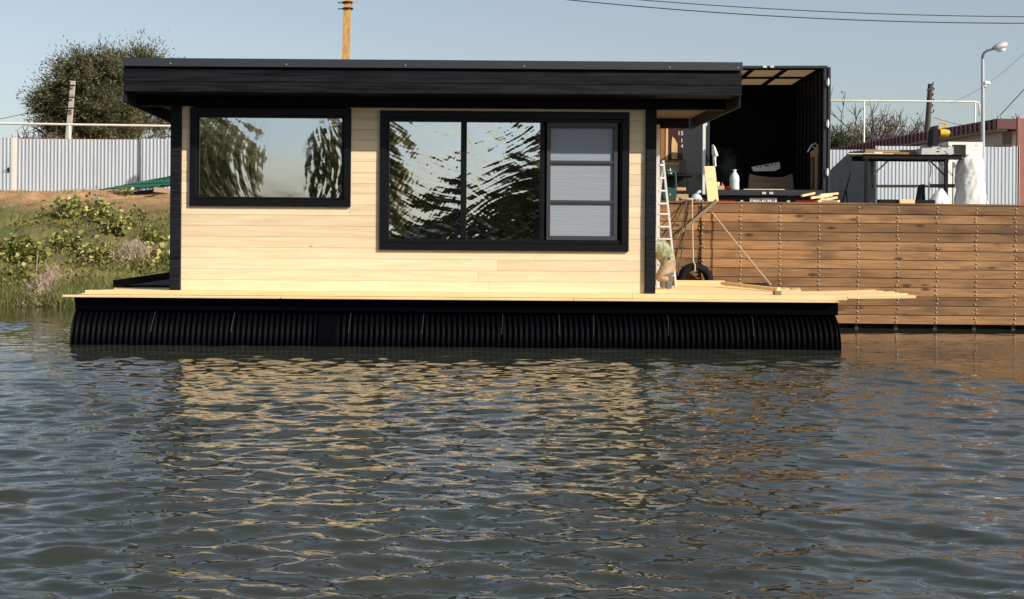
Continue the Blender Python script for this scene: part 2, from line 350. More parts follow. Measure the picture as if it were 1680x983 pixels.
M['yard'] = mat('packed earth yard', (0.30, 0.25, 0.19), 0.9, 0, 0.35, 0.8, bump=0.5, bscale=6)

# ------------------------------------------------------------------ setting: water
def smooth(a, b, x):
    t = np.clip((x - a) / (b - a), 0, 1); return t * t * (3 - 2 * t)
def water():
    xs = np.concatenate([[-700, -300, -120, -60, -30, -18, -12, -9.5], np.arange(-7.6, 9.81, 0.028), [11.5, 14, 20, 32, 60, 120, 300, 700]])
    ya = [3.6]
    while ya[-1] < 20.2: ya.append(ya[-1] + 0.014 + 0.0020 * (ya[-1] - 3.6))
    ys = np.concatenate([[-62, -40, -25, -14, -8, -4, -1, 1, 2.4, 3.2], ya, [20.7, 21.4, 22.3, 23.3, 24.3, 25.5, 27, 30]])
    X, Y = np.meshgrid(xs, ys); Z = np.zeros_like(X)
    rng = np.random.RandomState(11)
    lam = np.exp(rng.uniform(math.log(0.085), math.log(0.95), 170)); th = rng.normal(R(90), R(27), 170) + rng.choice([0, R(16), -R(22)], 170)
    ph = rng.uniform(0, 2*math.pi, 170)
    wx = X + 0.10*np.sin(0.9*Y + 0.5*X) ; wy = Y + 0.12*np.sin(0.7*X - 0.4*Y + 1.3)
    for l, t, p_ in zip(lam, th, ph):
        k = 2*math.pi/l; slope = 0.0165 * (1.1 if 0.22 < l < 0.45 else 1.2 if l <= 0.22 else 0.45)
        q = k*(wx*math.cos(t) + wy*math.sin(t)) + p_
        s = np.sin(q); Z += slope/k * (s - 0.28*np.cos(2*q)) * (1 if l > 0.24 else np.clip(1.15 - np.abs(Y - 4)/9, 0.12, 1))
    low = 0.5 + 0.5*np.sin(0.55*X + 0.8*Y + 1.0)*np.sin(0.35*X - 0.6*Y + 2.2)
    hull = 0.30 + 0.70*smooth(0.1, 3.2, np.where((X > -6) & (X < 5.2), 16.0 - Y, 9))
    lee = 1 - 0.93*smooth(4.55, 5.0, X + 0.12*(Y-16)) * smooth(10.6, 14.2, Y + 0.5*np.sin(X*1.3))
    left = 1 - 0.6*smooth(18.5, 23, Y)*(X < -4)
    far = np.clip(1 - (np.maximum(0, np.maximum(-7.6-X, X-9.8))/1.5), 0, 1) * np.clip(1-(3.6-Y)/1.0, 0, 1) * np.clip(1-(Y-20.2)/1.0, 0, 1)
    A = (0.75 + 0.5*low) * hull * lee * left
    Z = Z * A * far
    ny, nx = X.shape
    v = np.stack([X, Y, Z], -1).reshape(-1, 3); i = np.arange(ny*nx).reshape(ny, nx)
    f = np.stack([i[:-1,:-1], i[:-1,1:], i[1:,1:], i[1:,:-1]], -1).reshape(-1, 4)
    o = np_mesh('water', v, f, M['water'], None, True); tag(o, kind='structure')
    at = o.data.attributes.new('rough_amp', 'FLOAT', 'POINT'); at.data.foreach_set('value', np.clip(A*0.62, 0.012, 1).astype(np.float32).ravel())
water()

# ------------------------------------------------------------------ setting: land
YW = 20.15                                  # face of the timber quay
def nz(x, y, s, o=0.0): return mnoise.noise(Vector((x*s + o, y*s - o, o*0.7)))
def shore(x): return 24.7 + 0.5*nz(x, 3, 0.35) + 0.25*nz(x, 9, 1.1)
def land(x, y):
    """height of the ground left of the quay: a grassy bank that rises to the fence"""
    d = y - shore(x)
    if d < 0: return max(-1.5, d*0.5)
    if d < 1.0: z = 0.22*d
    elif d < 1.8: z = 0.22 + 0.33*(d-1.0)
    elif d < 8: z = 0.48 + 0.105*(d-1.8)
    elif d < 8.4: z = 1.13 + 1.0*(d-8)
    elif d < 19: z = 1.53 + 0.108*(d-8.4)
    else: z = 2.68 + 0.055*(d-19)
    z = min(z, 3.12) if y < 70 else 3.12
    a = min(1, d/3)
    z += a*(0.17*nz(x, y, 0.33, 2) + 0.14*nz(x, y, 0.9, 5) + 0.09*nz(x, y, 2.2, 8)) * (1 if y < 46 else max(0.25, 1-(y-46)/4))
    return z
def bank():
    xs = list(np.arange(-70, -24, 4.0)) + list(np.arange(-24, 1.2, 0.22)) + [1.2, 1.5]
    ys = [16, 20, 22.5, 23.5] + list(np.arange(24, 51.5, 0.2)) + [53, 56, 60, 70, 90, 140, 300, 900]
    v = []; f = []
    for y in ys:
        for x in xs:
            v.append((x, y, land(x, y)))
    nx = len(xs)
    for j in range(len(ys)-1):
        for i in range(nx-1):
            a = j*nx+i; f.append((a, a+1, a+1+nx, a+nx))
    xs2 = [-900, -400, -150, -70]; n0 = len(v)
    for y in (18, 24, 26, 33, 51, 90, 140, 300, 900):
        for x in xs2: v.append((x, y, -1 if y < 25 else 0.3 if y < 27 else 1.4 if y < 40 else 3.1))
    for j in range(8):
        for i in range(3):
            a = n0 + j*4+i; f.append((a, a+1, a+5, a+4))
    tag(np_mesh('bank', v, f, M['bank'], None, True), kind='structure')
    # yard behind the quay
    v = []; f = []
    xs = [1.5, 3, 5, 8, 11, 14, 18, 25, 40, 80, 200, 900]; ys = [YW+0.24, 21, 22, 24, 27, 30, 34, 40, 50, 70, 120, 300, 900]
    for y in ys:
        for x in xs: v.append((x, y, 1.70 + 0.02*nz(x, y, 0.8) if y < 45 else 1.9))
    nx = len(xs)
    for j in range(len(ys)-1):
        for i in range(nx-1):
            a = j*nx+i; f.append((a, a+1, a+1+nx, a+nx))
    tag(np_mesh('yard', v, f, M['yard'], None, True), kind='structure')
    m = MB().box(1.5, 1.62, YW+0.3, 120, -1.5, 3.0); m.build('retaining_step', M['yard']); tag(bpy.data.objects['retaining_step'], 'low earth retaining step between the grassy bank and the yard', 'retaining wall')
bank()

# ------------------------------------------------------------------ houseboat
YH, YF, YB, YDK = 16.5, 15.9, 19.1, 16.25      # wall face, fascia face, rear wall, deck front
def zy(u, v, Y): return P(u, v, Y).z
XL0, XL1, XR0, XR1 = -3.37, -3.24, 2.47, 2.595
ZD = 0.640                                    # top of the deck
ZT = HC + 218.3*YH/F                          # top of the front cladding
hb = thing('houseboat', (0, 17.9, 0), 'flat roofed pine clad houseboat with black trim floating on black ribbed pontoons', 'houseboat')

def pontoon(yc, x0, x1, segs):
    Rr = 0.455; zc = 0.0; prof = []
    prof += [(0.002, x0), (Rr*0.6, x0-0.004), (Rr-0.03, x0), (Rr-0.008, x0+0.012)]
    x = x0 + 0.03; pitch = 0.0665
    while x < x1 - 0.08:
        if any(a < x < b for a, b in segs): prof.append((Rr-0.012, x)); x += 0.03; continue
        for t, d in ((0.0, -0.026), (0.18, -0.026), (0.34, 0.0), (0.5, 0.004), (0.68, 0.0), (0.84, -0.026)): prof.append((Rr + d, x + t*pitch))
        x += pitch
    prof += [(Rr-0.008, x1-0.012), (Rr-0.03, x1), (Rr*0.6, x1+0.004), (0.002, x1)]
    prof = [(max(r_, 0.002), h) for r_, h in prof]
    m = MB().lathe((0, yc, zc), prof, 36, 'X'); o = m.build('pontoon', M['hdpe'], hb); autosmooth(o, 70); return o
xh0 = P(113, 560, 16.0).x; xh1 = P(1382, 570, 16.0).x
pon = pontoon(16.46, xh0, xh1, [(P(511, 540, 16).x, P(553, 540, 16).x)])
pontoon(19.25, xh0, xh1, [])
for u in (247, 379, 572, 693, 824, 918, 975, 1098, 1238):       # lashing straps round the pipe
    x = P(u, 530, 16).x; m = MB(); pts = [(x + 0.012*math.sin(a*3), 16.46 - 0.462*math.sin(a), 0.462*math.cos(a)) for a in np.linspace(R(28), R(70), 9)]
    m.tube(pts, 0.0032, 5); m.build('strap', M['strap'], pon)
# bearers between pontoons and deck
xb0, xb1 = P(123, 500, 16.2).x, P(1375, 500, 16.2).x
MB().bbox(xb0, xb1, 16.19, 16.29, 0.405, 0.558, 0.006).build('bearer', M['hdpe'], hb)
MB().bbox(xb0, xb1, 19.45, 19.55, 0.405, 0.558, 0.006).build('bearer', M['hdpe'], hb)
for k in range(12):
    x = xb0 + 0.1 + (xb1 - xb0 - 0.2)*k/11; MB().box(x-0.03, x+0.03, 16.292, 19.448, 0.42, 0.556).build('joist', M['black_wood'], hb)
# deck, lower layer: thin boards that show as the pale lip
rd = random.Random(3)
def bent_board(x0, x1, y0, y1, z0, z1, rise, n=10, bend_from=None):
    m = MB(); bf = bend_from if bend_from is not None else x1; xs = [x0] + [bf + (x1-bf)*k/n for k in range(n+1)] if bf < x1 - 0.05 else [x0, x1]
    vs_ = []; 
    for x in xs:
        t = max(0, (x-bf)/(x1-bf)) if bf < x1-0.05 else 0; dz = rise*t*t
        vs_ += [(x,y0,z0+dz),(x,y1,z0+dz),(x,y1,z1+dz),(x,y0,z1+dz)]
    fs = [(0,1,2,3)[::-1]]
    for i in range(len(xs)-1):
        b = i*4; fs += [(b,b+1,b+5,b+4),(b+1,b+2,b+6,b+5),(b+2,b+3,b+7,b+6),(b+3,b,b+4,b+7)]
    b = (len(xs)-1)*4; fs.append((b,b+1,b+2,b+3)); m.add(vs_, fs); return m
xl = P(103, 486, 16.12).x; x460 = P(459, 489, 16.1).x; xr = P(1376, 489, 16.12).x
for (a, b) in ((xl, x460-0.012), (x460+0.012, P(940, 490, 16.1).x), (P(941, 490, 16.1).x, xr)):
    MB().bbox(a, b, 16.10, 16.243, 0.560, 0.585, 0.003).build('deck_board', M['pine_y'], hb)
for j in range(1, 25):
    y = 16.10 + 0.149*j
    if y > 19.75: break
    MB().bbox(xl + 0.06 + rd.uniform(0, 0.35), xr - rd.uniform(0.0, 0.15), y, y+0.143, 0.560, 0.585, 0.003).build('deck_board', M['pine_y'], hb)
# deck, upper layer with ragged ends
xt = P(1503, 484, YDK).x; j = 0; y = YDK
while y < 19.8:
    wd = 0.145
    if j == 0: left, right = P(139, 478, YDK).x, xt
    elif j < 10: left, right = P(139, 478, YDK).x + rd.uniform(0.0, 0.25) + 0.02*j, xt - rd.uniform(0.0, 0.05)
    else: left, right = P(150, 478, YDK).x + rd.uniform(0, 0.4), P(1300, 475, YDK).x + 0.55 - 0.03*(j-10) + rd.uniform(-0.06, 0.1)
    th = 0.052 if j < 1 else 0.03
    xm = P(1038, 485, YDK).x
    if j == 0:
        MB().bbox(left, xm-0.002, y, y+wd, 0.588, ZD, 0.004).build('deck_board', M['pine_y'], hb)
        bent_board(xm+0.002, P(1390, 490, YDK).x, y, y+wd, 0.588, ZD, 0.0).build('deck_board', M['pine_y'], hb)
        bent_board(P(1390, 490, YDK).x+0.003, right, y, y+wd, 0.607, ZD, 0.012, 8, P(1392, 490, YDK).x).build('deck_board', M['pine_y'], hb)
    else:
        cut = rd.uniform(-2.5, 2.0)
        MB().bbox(left, cut-0.002, y, y+wd, ZD-th, ZD, 0.003).build('deck_board', M['pine_y'], hb)
        bent_board(cut+0.002, right, y, y+wd, ZD-th, ZD, 0.02 + 0.01*rd.random(), 8, P(1340, 490, YDK).x).build('deck_board', M['pine_y'], hb)
    y += wd + 0.004; j += 1
# front cladding, board by board
W1 = (-3.135, -1.155, zy(311, 337.8, YH), zy(311, 176.3, YH)); W2 = (-0.80, 2.265, zy(622, 410, YH), zy(622, 181.4, YH))
NR = 17; hrow = (ZT - ZD)/NR; ZB0 = ZD + 0.001
for r_ in range(NR):
    z0, z1 = ZB0 + r_*hrow, ZB0 + (r_+1)*hrow - 0.0018
    spans = [(XL1+0.001, XR0-0.001)]
    for (a, b, c, d) in (W1, W2):
        ov0, ov1 = max(z0, c), min(z1, d)
        if ov1 - ov0 <= 0.001: continue
        if ov1 - ov0 > (z1 - z0)*0.5 or True:
            new = []
            for (s0, s1) in spans:
                if s0 < a and s1 > b: new += [(s0, a+0.02, z0, z1), (b-0.02, s1, z0, z1)]
                    # strips left over above / below the opening
                else: new.append((s0, s1))
            flat = []
            for q in new: flat.append(q[:2])
            if ov0 - z0 > 0.02: MB().bbox(a+0.021, b-0.021, YH+0.0, YH+0.022, z0, ov0+0.01, 0.003).build('cladding_board', M['pine'], hb)
            if z1 - ov1 > 0.02: MB().bbox(a+0.021, b-0.021, YH+0.0, YH+0.022, ov1-0.01, z1, 0.003).build('cladding_board', M['pine'], hb)
            spans = flat
    jj = []
    for (s0, s1) in spans:
        if s1 - s0 > 2.5: c_ = s0 + (s1-s0)*rd.uniform(0.2, 0.8); jj += [(s0, c_-0.0008), (c_+0.0008, s1)]
        else: jj.append((s0, s1))
    for (s0, s1) in jj:
        MB().bbox(s0, s1, YH + rd.uniform(-0.0015, 0.0015), YH+0.022, z0, z1, 0.0022).build('cladding_board', M['pine'], hb)
# shell behind the cladding
m = MB()
for a, b, c, d in ((XL1+0.002, W1[0]+0.05, ZD+0.002, ZT), (W1[1]-0.05, W2[0]+0.05, ZD+0.002, ZT), (W2[1]-0.05, XR0-0.002, ZD+0.002, ZT), (W1[0]+0.051, W1[1]-0.051, ZD+0.002, W1[2]+0.05), (W2[0]+0.051, W2[1]-0.051, ZD+0.002, W2[2]+0.05)):
    m.box(a, b, YH+0.028, YH+0.12, c, d)
m.build('wall_frame', M['oldwood'], hb)
for (a, b, nm) in ((XL0, XL0+0.1, 'side_wall'), (XR1-0.1, XR1, 'side_wall')):
    for r_ in range(NR):
        MB().box(a, b, YH+0.135, YB-0.125, ZB0 + r_*hrow, ZB0 + (r_+1)*hrow - 0.003).build('cladding_board', M['pine'], hb)
MB().box(XL1, XR0, YB-0.1, YB-0.02, ZD+0.002, ZT).build('rear_wall', M['soffit'], hb)
for (a, b) in ((XL0, XL1), (XR0, XR1)):
    MB().bbox(a, b, YH-0.045, YH+0.13, ZD+0.002, ZT-0.001, 0.004).build('corner_post', M['black_wood'], hb)
    MB().bbox(a, b, YB-0.12, YB+0.01, ZD+0.002, ZT-0.001, 0.004).build('corner_post', M['black_wood'], hb)
# windows
def window(name_lbl, W, panes, trim=0.088):
    a, b, c, d = W
    win = MB()
    yf0, yf1 = YH-0.035, YH+0.04
    for (x0, x1, z0, z1) in ((a, b, d-trim, d), (a, b, c, c+trim), (a, a+trim, c+trim, d-trim), (b-trim, b, c+trim, d-trim)):
        win.bbox(x0, x1, yf0, yf1, z0, z1, 0.004)
    o = win.build('window', M['frame'], hb); o['label'] = name_lbl
    return o, (a+trim, b-trim, c+trim, d-trim)
rwin = np.random.RandomState(5)
def film_pane(parent, x0, x1, z0, z1, y, seed, pillow, tilt, rip, stretch, ring=0.0034, cen=(0.2, 0.0), clear=0.45):
    """mirror film pane, slightly bulged and rippled like cheap film on thin glass"""
    nx, nz_ = 280, 220; xs = np.linspace(x0, x1, nx); zs = np.linspace(z0, z1, nz_); X, Z = np.meshgrid(xs, zs)
    A = (X-(x0+x1)/2)/((x1-x0)/2); B = (Z-(z0+z1)/2)/((z1-z0)/2); rs = np.random.RandomState(seed)
    H = pillow*(1-A*A)*(1-B*B*0.6) + tilt*(Z-(z0+z1)/2)
    for _ in range(34):
        l = math.exp(rs.uniform(math.log(0.035), math.log(0.5))); t = rs.normal(stretch, 0.55); k = 2*math.pi/l
        H = H + rip*(l/0.2)**0.15/k*np.sin(k*((X + 0.05*np.sin(5*Z+seed))*math.cos(t) + (Z + 0.06*np.sin(4*X+seed))*math.sin(t)) + rs.uniform(0, 6.3))
    H0 = pillow*(1-A*A)*(1-B*B*0.6) + tilt*(Z-(z0+z1)/2)
    msk = smooth(clear*0.5, clear*1.6, np.abs(A - cen[0] + 0.06*np.sin(3*B + seed))) if clear else 1.0
    H = H0 + (H-H0)*(0.2 + 0.8*msk)
    sx = (np.abs(A - cen[0]) if clear else cen[0]*A)*(x1-x0)/2; sz = (Z-(z0+z1)/2)
    flow = sx + (0.55*sz*sz if clear else cen[1]*sz + 0.35*sx*sz) + 0.05*np.sin(2.3*X + 3*Z + seed) + 0.02*np.sin(8.3*X - 5.1*Z + 2*seed)
    for _ in range(22):
        l = math.exp(rs.uniform(math.log(0.03), math.log(0.16))); k = 2*math.pi/l
        am = 0.5 + 0.5*np.sin(rs.uniform(2, 9)*Z + rs.uniform(-6, 6)*X + rs.uniform(0, 6.3))
        H = H + msk*am*ring/k*np.sin(k*(flow + 0.012*np.sin(rs.uniform(9, 20)*Z + rs.uniform(-9, 9)*X)) + rs.uniform(0, 6.3))
    v = np.stack([X, y - H, Z], -1).reshape(-1, 3); i = np.arange(nx*nz_).reshape(nz_, nx)
    f = np.stack([i[:-1,:-1], i[:-1,1:], i[1:,1:], i[1:,:-1]], -1).reshape(-1, 4)
    return np_mesh('pane', v, f, M['film'], parent, True)
w1, (a, b, c, d) = window('single mirrored window with black frame left of the other', W1, 1)
fr = MB()
for (x0, x1, z0, z1) in ((a, b, d-0.035, d), (a, b, c, c+0.028), (a, a+0.028, c+0.028, d-0.035), (b-0.028, b, c+0.028, d-0.035)): fr.bbox(x0+0.001, x1-0.001, YH-0.018, YH+0.04, z0+0.001, z1-0.001, 0.005)
fr.build('sash', M['frame'], w1)
film_pane(w1, a+0.02, b-0.02, c+0.02, d-0.025, YH+0.012, 4, 0.006, 0.0, 0.0022, 1.0, 0.0042, (0.22, 0.0), 0.36)
w2, (a, b, c, d) = window('wide three part window with two mirrored panes and an insect screen', W2, 3)
xs_ = [P(u, 300, YH).x for u in (638.7, 755.7, 765.5, 885.7, 893, 1017)]
zt2, zb2 = zy(697, 200, YH), zy(697, 392, YH)
fr = MB()
fr.bbox(a+0.001, b-0.001, YH-0.015, YH+0.04, zt2, d-0.001, 0.005); fr.bbox(a+0.001, b-0.001, YH-0.015, YH+0.04, c+0.001, zb2, 0.005)
fr.bbox(a+0.001, xs_[0], YH-0.015, YH+0.04, zb2+0.001, zt2-0.001, 0.005); fr.bbox(xs_[1], xs_[2], YH-0.012, YH+0.04, zb2+0.001, zt2-0.001, 0.005); fr.bbox(xs_[3], xs_[4], YH-0.02, YH+0.04, zb2+0.001, zt2-0.001, 0.005); fr.bbox(xs_[5], b-0.001, YH-0.012, YH+0.04, zb2+0.001, zt2-0.001, 0.005)
fr.build('sash', M['frame'], w2)
film_pane(w2, xs_[0]-0.008, xs_[1]+0.008, zb2-0.008, zt2+0.008, YH+0.012, 9, 0.003, 0.002, 0.0030, 1.35, 0.0034, (0.35, 1.0), 0)
film_pane(w2, xs_[2]-0.008, xs_[3]+0.008, zb2-0.008, zt2+0.008, YH+0.012, 23, 0.004, 0.000, 0.0032, 1.2, 0.0036, (-0.5, 1.0), 0)
# insect screen in its own light frame, two cross bars
x0, x1 = P(896.5, 300, YH).x, P(1012.5, 300, YH).x; z0, z1 = zy(955, 394.5, YH), zy(955, 202, YH); ss = MB(); e = 0.048
for q in ((x0, x1, z1-0.06, z1), (x0, x1, z0, z0+0.055), (x0, x0+e, z0+0.055, z1-0.06), (x1-e, x1, z0+0.055, z1-0.06)): ss.bbox(q[0], q[1], YH-0.024, YH+0.01, q[2], q[3], 0.003)
sc_ = ss.build('screen_frame', M['sash'], w2)
for v in (266.5, 331.5):
    zc = zy(955, v, YH); MB().bbox(x0+e-0.002, x1-e+0.002, YH-0.021, YH+0.004, zc-0.02, zc+0.02, 0.003).build('screen_bar', M['sash'], w2)
MB().box(x0+0.02, x1-0.02, YH+0.005, YH+0.009, z0+0.02, z1-0.02).build('insect_screen', M['screen'], w2)
# beam, roof, fascia
ZS = HC + 203.3*YB/F                           # soffit
RX0, RX1 = P(202, 120, YF).x, P(1217, 120, YF).x
MB().bbox(RX0+0.06, RX1-0.06, YH-0.03, YH+0.11, ZT+0.002, ZS-0.002, 0.004).build('beam', M['black_wood'], hb)
MB().bbox(RX0+0.06, RX1-0.06, YB-0.11, YB-0.01, ZT-0.01, ZS-0.002, 0.004).build('beam', M['black_wood'], hb)
zf = [zy(202, v, YF) for v in (149.8, 133.2, 112.5, 108, 95)]
for (q0, q1) in ((zf[0], zf[1]-0.003), (zf[1]+0.001, zf[2])):
    MB().bbox(RX0, RX1, YF, YF+0.026, q0, q1, 0.004).build('fascia_board', M['black_wood'], hb)
MB().box(RX0+0.03, RX1-0.03, YF+0.03, YF+0.06, zf[0]+0.02, zf[4]-0.03).build('fascia_backing', M['black_wood'], hb)
ysf = YB + 0.06
for (x0, x1) in ((RX0+0.004, RX0+0.032), (RX1-0.032, RX1-0.004)):
    zb = HC + 223.7*YF/F
    MB().bbox(x0, x1, YF+0.028, ysf, zb, zf[0]+0.1, 0.003).build('side_fascia', M['black_wood'], hb)
    MB().bbox(x0, x1, YF+0.028, ysf, zf[0]+0.103, zf[3], 0.003).build('side_fascia', M['black_wood'], hb)
ns = 24
for k in range(ns):
    y0 = YF + 0.062 + (ysf-YF-0.064)*k/ns; y1 = YF + 0.062 + (ysf-YF-0.064)*(k+1)/ns - 0.004
    MB().box(RX0+0.034, RX1-0.034, y0, y1, ZS, ZS+0.02).build('soffit_board', M['black_wood'] if k < 5 else M['soffit'], hb)
MB().box(RX0+0.034, RX1-0.034, ysf-0.03, ysf, ZS+0.022, zf[3]).build('rear_fascia', M['black_wood'], hb)
m = MB(); m.box(RX0-0.006, RX1+0.006, YF-0.018, ysf+0.02, zf[4]-0.006, zf[4]); m.box(RX0-0.006, RX1+0.006, YF-0.018, YF-0.010, zf[3]+0.008, zf[4]-0.006)
m.prism([(RX0-0.006, YF-0.018, zf[3]+0.008), (RX0-0.006, YF-0.034, zf[3]-0.004), (RX0-0.006, YF-0.030, zf[3]-0.006), (RX0-0.006, YF-0.010, zf[3]+0.004)], (RX1-RX0+0.012, 0, 0))
m.box(RX0-0.006, RX0-0.001, YF-0.01, ysf+0.02, zf[3], zf[4]-0.006); m.box(RX1+0.001, RX1+0.006, YF-0.01, ysf+0.02, zf[3], zf[4]-0.006)
rf = m.build('roof_flashing', M['flash'], hb)
for u in (280, 470, 665, 860, 1098, 1210):
    p = P(u, 110, YF); MB().lathe((p.x, YF-0.02, zf[4]-0.065), [(0.008, 0.006), (0.008, 0), (0.004, -0.004)], 8, 'Y').build('screw', M['grey_metal'], rf)

# ------------------------------------------------------------------ timber quay
qw = thing('quay_wall', (6, YW, 0), 'brown stained timber plank quay wall with columns of bolts', 'quay wall')
zq1 = 1.862; zq0 = 0.078; NQ = 13; hq = (zq1 - zq0)/NQ; xc = P(1150, 430, YW).x; colx = [xc + 64.5*YW/F*k for k in range(-5, 20)]
xq0 = colx[0] - 0.2; xq1 = colx[-1] + 0.2; SLOPE = 0.0030
def qz(x, z): return z - SLOPE*(x - 5)
def qplank(x0, x1, z0, z1, y0):
    m = MB(); m.bbox(x0, x1, y0, y0+0.05, 0, 1, 0.005)
    for v_ in m.v:
        t = v_.z; v_.z = 0
        zz = z0 + (z1-z0)*(min(max(t, 0), 1)); zz = zz if 0.02 > abs(t) or abs(t-1) < 0.02 else zz
        v_.z = qz(v_.x, z0 + (0.005 if 0 < t < 0.5 else 0) if t < 0.5 else z1 - (0.005 if t < 1 else 0))
    return m
rq = random.Random(12)
for r_ in range(NQ):
    z0 = zq0 + r_*hq; z1 = z0 + hq - 0.006; cuts = [xq0, xc]
    k = 24 if r_ not in (1, 7) else 10 if r_ == 1 else 13
    cuts += [colx[k] + 0.0, xq1] if k < 24 else [xq1]
    for a, b in zip(cuts[:-1], cuts[1:]):
        y0 = YW + rq.uniform(-0.006, 0.006) + (0.03 if a == xq0 else 0)
        qplank(a+0.002, b-0.002, z0, z1, y0).build('plank', M['stain'], qw)
bm_ = MB().lathe((0, 0, 0), [(0.0105, 0.0), (0.0105, -0.005), (0.007, -0.010), (0.003, -0.012)], 8, 'Y'); bme = bm_.build('bolt', M['bolt']).data
bpy.data.objects.remove(bpy.data.objects['bolt'])
cnt = 0
for ci, x in enumerate(colx):
    if x > 8.9 or x < 2.9: continue
    for r_ in range(NQ):
        for t in (0.27, 0.73):
            for dx in ((-0.02, 0.03) if abs(x - xc) < 0.01 and r_ % 2 == 0 else (0.0,)):
                if cnt >= 298 or rq.random() < 0.08: continue
                cnt += 1
                o = bpy.data.objects.new('bolt', bme); col.objects.link(o); o.parent = qw
                xx = x + dx + rq.uniform(-0.012, 0.012) + 0.03*0; o.location = (xx - 6, -0.007 + (0.03 if xx < xc else 0), qz(xx, zq0 + (r_ + t)*hq + rq.uniform(-0.008, 0.008)))
for x in colx:
    MB().bbox(x-0.03, x+0.03, YW+0.06, YW+0.16, -1.2, 1.80, 0.004).build('pile', M['pole_wood'], qw)
MB().box(xq0, xq1, YW+0.17, YW+0.22, -1.2, 1.84).build('backing_sheet', M['steel_dark'], qw)
for k, (y0, y1) in enumerate(((YW+0.004, YW+0.21), (YW+0.215, YW+0.42), (YW+0.425, YW+0.62))):
    m = MB(); m.bbox(xq0, xq1, y0, y1, 0, 0.03, 0.004)
    for v_ in m.v: v_.z = qz(v_.x, zq1 + v_.z + 0.001) - 0.0
    m.build('cap_board', M['stain'], qw)
ZC = zq1 + 0.031                                # top of the quay capping
MB().box(xq0, xq0+0.05, YW+0.06, YW+3.5, -1.0, 1.69).build('return_wall', M['stain'], qw)
def capz(x): return qz(x, ZC)

# ------------------------------------------------------------------ ropes, tyre and things at the mooring
def sag(a, b, s, n=14):
    a, b = Vector(a), Vector(b); return [a.lerp(b, t/n) - Vector((0, 0, s*4*(t/n)*(1-t/n))) for t in range(n+1)]
def one(name, mb, m, label, cat, group=None, smooth_=False, ang=None):
    o = mb.build(name, m, None, smooth_)
    if ang: autosmooth(o, ang)
    return tag(o, label, cat, group)
p0 = P(1152, 333, YW+0.1); p0.z = capz(p0.x)+0.02
one('mooring_rope_or_shadow', MB().tube(sag(p0, P(1265, 468, 19.6), 0.01), 0.011, 6), M['rope'], 'pale taut rope slanting from the quay top down to the deck edge', 'rope', 'mooring ropes')
for (u0, u1, v1, nm) in ((1125, 1091, 395, 'slack rope shadow strand nearest the ladder hanging from the quay top'), (1126, 1108, 432, 'rope shadow strand in the middle hanging from the quay top towards the deck'), (1131, 1112, 452, 'rope shadow strand right of the others hanging down beside the tyre')):
    a_ = P(u0, 334, YW); a_.z = capz(a_.x)+0.012; a_.y = YW-0.02
    one('mooring_rope_or_shadow', MB().tube([a_ + Vector((0.1, 0.25, 0.0)), a_] + sag(a_ + Vector((0, -0.01, -0.03)), P(u1, v1, 19.7), 0.01), 0.010, 6), M['rope_shade'], nm, 'rope', 'mooring ropes')  # dark strands standing for the rope shadows on the quay planks
# hanging tyre with its rope
tc_ = P(1140, 461, YW-0.16); tr = 0.262
ty = thing('tyre', (tc_.x, tc_.y, 0), 'black tyre hanging on a rope against the quay planks as a fender', 'tyre')
prof = [(tr*0.62, -0.085), (tr*0.70, -0.10), (tr*0.90, -0.098), (tr*0.985, -0.075), (tr, -0.03), (tr, 0.03), (tr*0.985, 0.075), (tr*0.90, 0.098), (tr*0.70, 0.10), (tr*0.62, 0.085), (tr*0.66, 0.06), (tr*0.9, 0.055), (tr*0.9, -0.055), (tr*0.66, -0.06), (tr*0.62, -0.085)]
m = MB(); n_ = 40
for (r_, h) in prof:
    for k in range(n_): a_ = 2*math.pi*k/n_; m.v.append(Vector((tc_.x + r_*math.cos(a_), tc_.y + h, tc_.z + r_*math.sin(a_))))
for i in range(len(prof)-1):
    for k in range(n_): q = i*n_+k; q2 = i*n_+(k+1)%n_; m.f.append((q, q2, q2+n_, q+n_))
autosmooth(m.build('casing', M['rubber'], ty), 50)
m = MB()
for k in range(40):
    a_ = 2*math.pi*k/40; c_, s_ = math.cos(a_), math.sin(a_)
    m.bar((tc_.x + (tr+0.002)*c_, tc_.y-0.06, tc_.z + (tr+0.002)*s_), (tc_.x + (tr+0.002)*c_, tc_.y+0.06, tc_.z + (tr+0.002)*s_), 0.026, 0.010, (c_, 0, s_))
m.build('tread', M['rubber'], ty)
a_ = P(1135, 334, YW); a_.z = capz(a_.x)+0.012; a_.y = YW-0.015
one('fender_rope', MB().tube([a_ + Vector((0.02, 0.22, 0)), a_, Vector((a_.x, YW-0.06, 1.5)), Vector((a_.x-0.01, YW-0.2, tc_.z + tr + 0.03)), Vector((a_.x+0.005, tc_.y-0.115, tc_.z+tr-0.03)), Vector((a_.x, tc_.y-0.11, tc_.z + tr*0.55))], 0.013, 6), M['rope'], 'pale rope straight down from the quay top to the hanging tyre', 'rope', 'mooring ropes')
# diagonal brown plank propped on the quay edge
one('propped_plank', MB().bar(P(1107, 389, YW-0.10), P(1176, 329, YW-0.035), 0.03, 0.05, (0.6, 0, 0.8)), M['oldwood'], 'dark brown plank propped slanting against the quay face', 'plank')

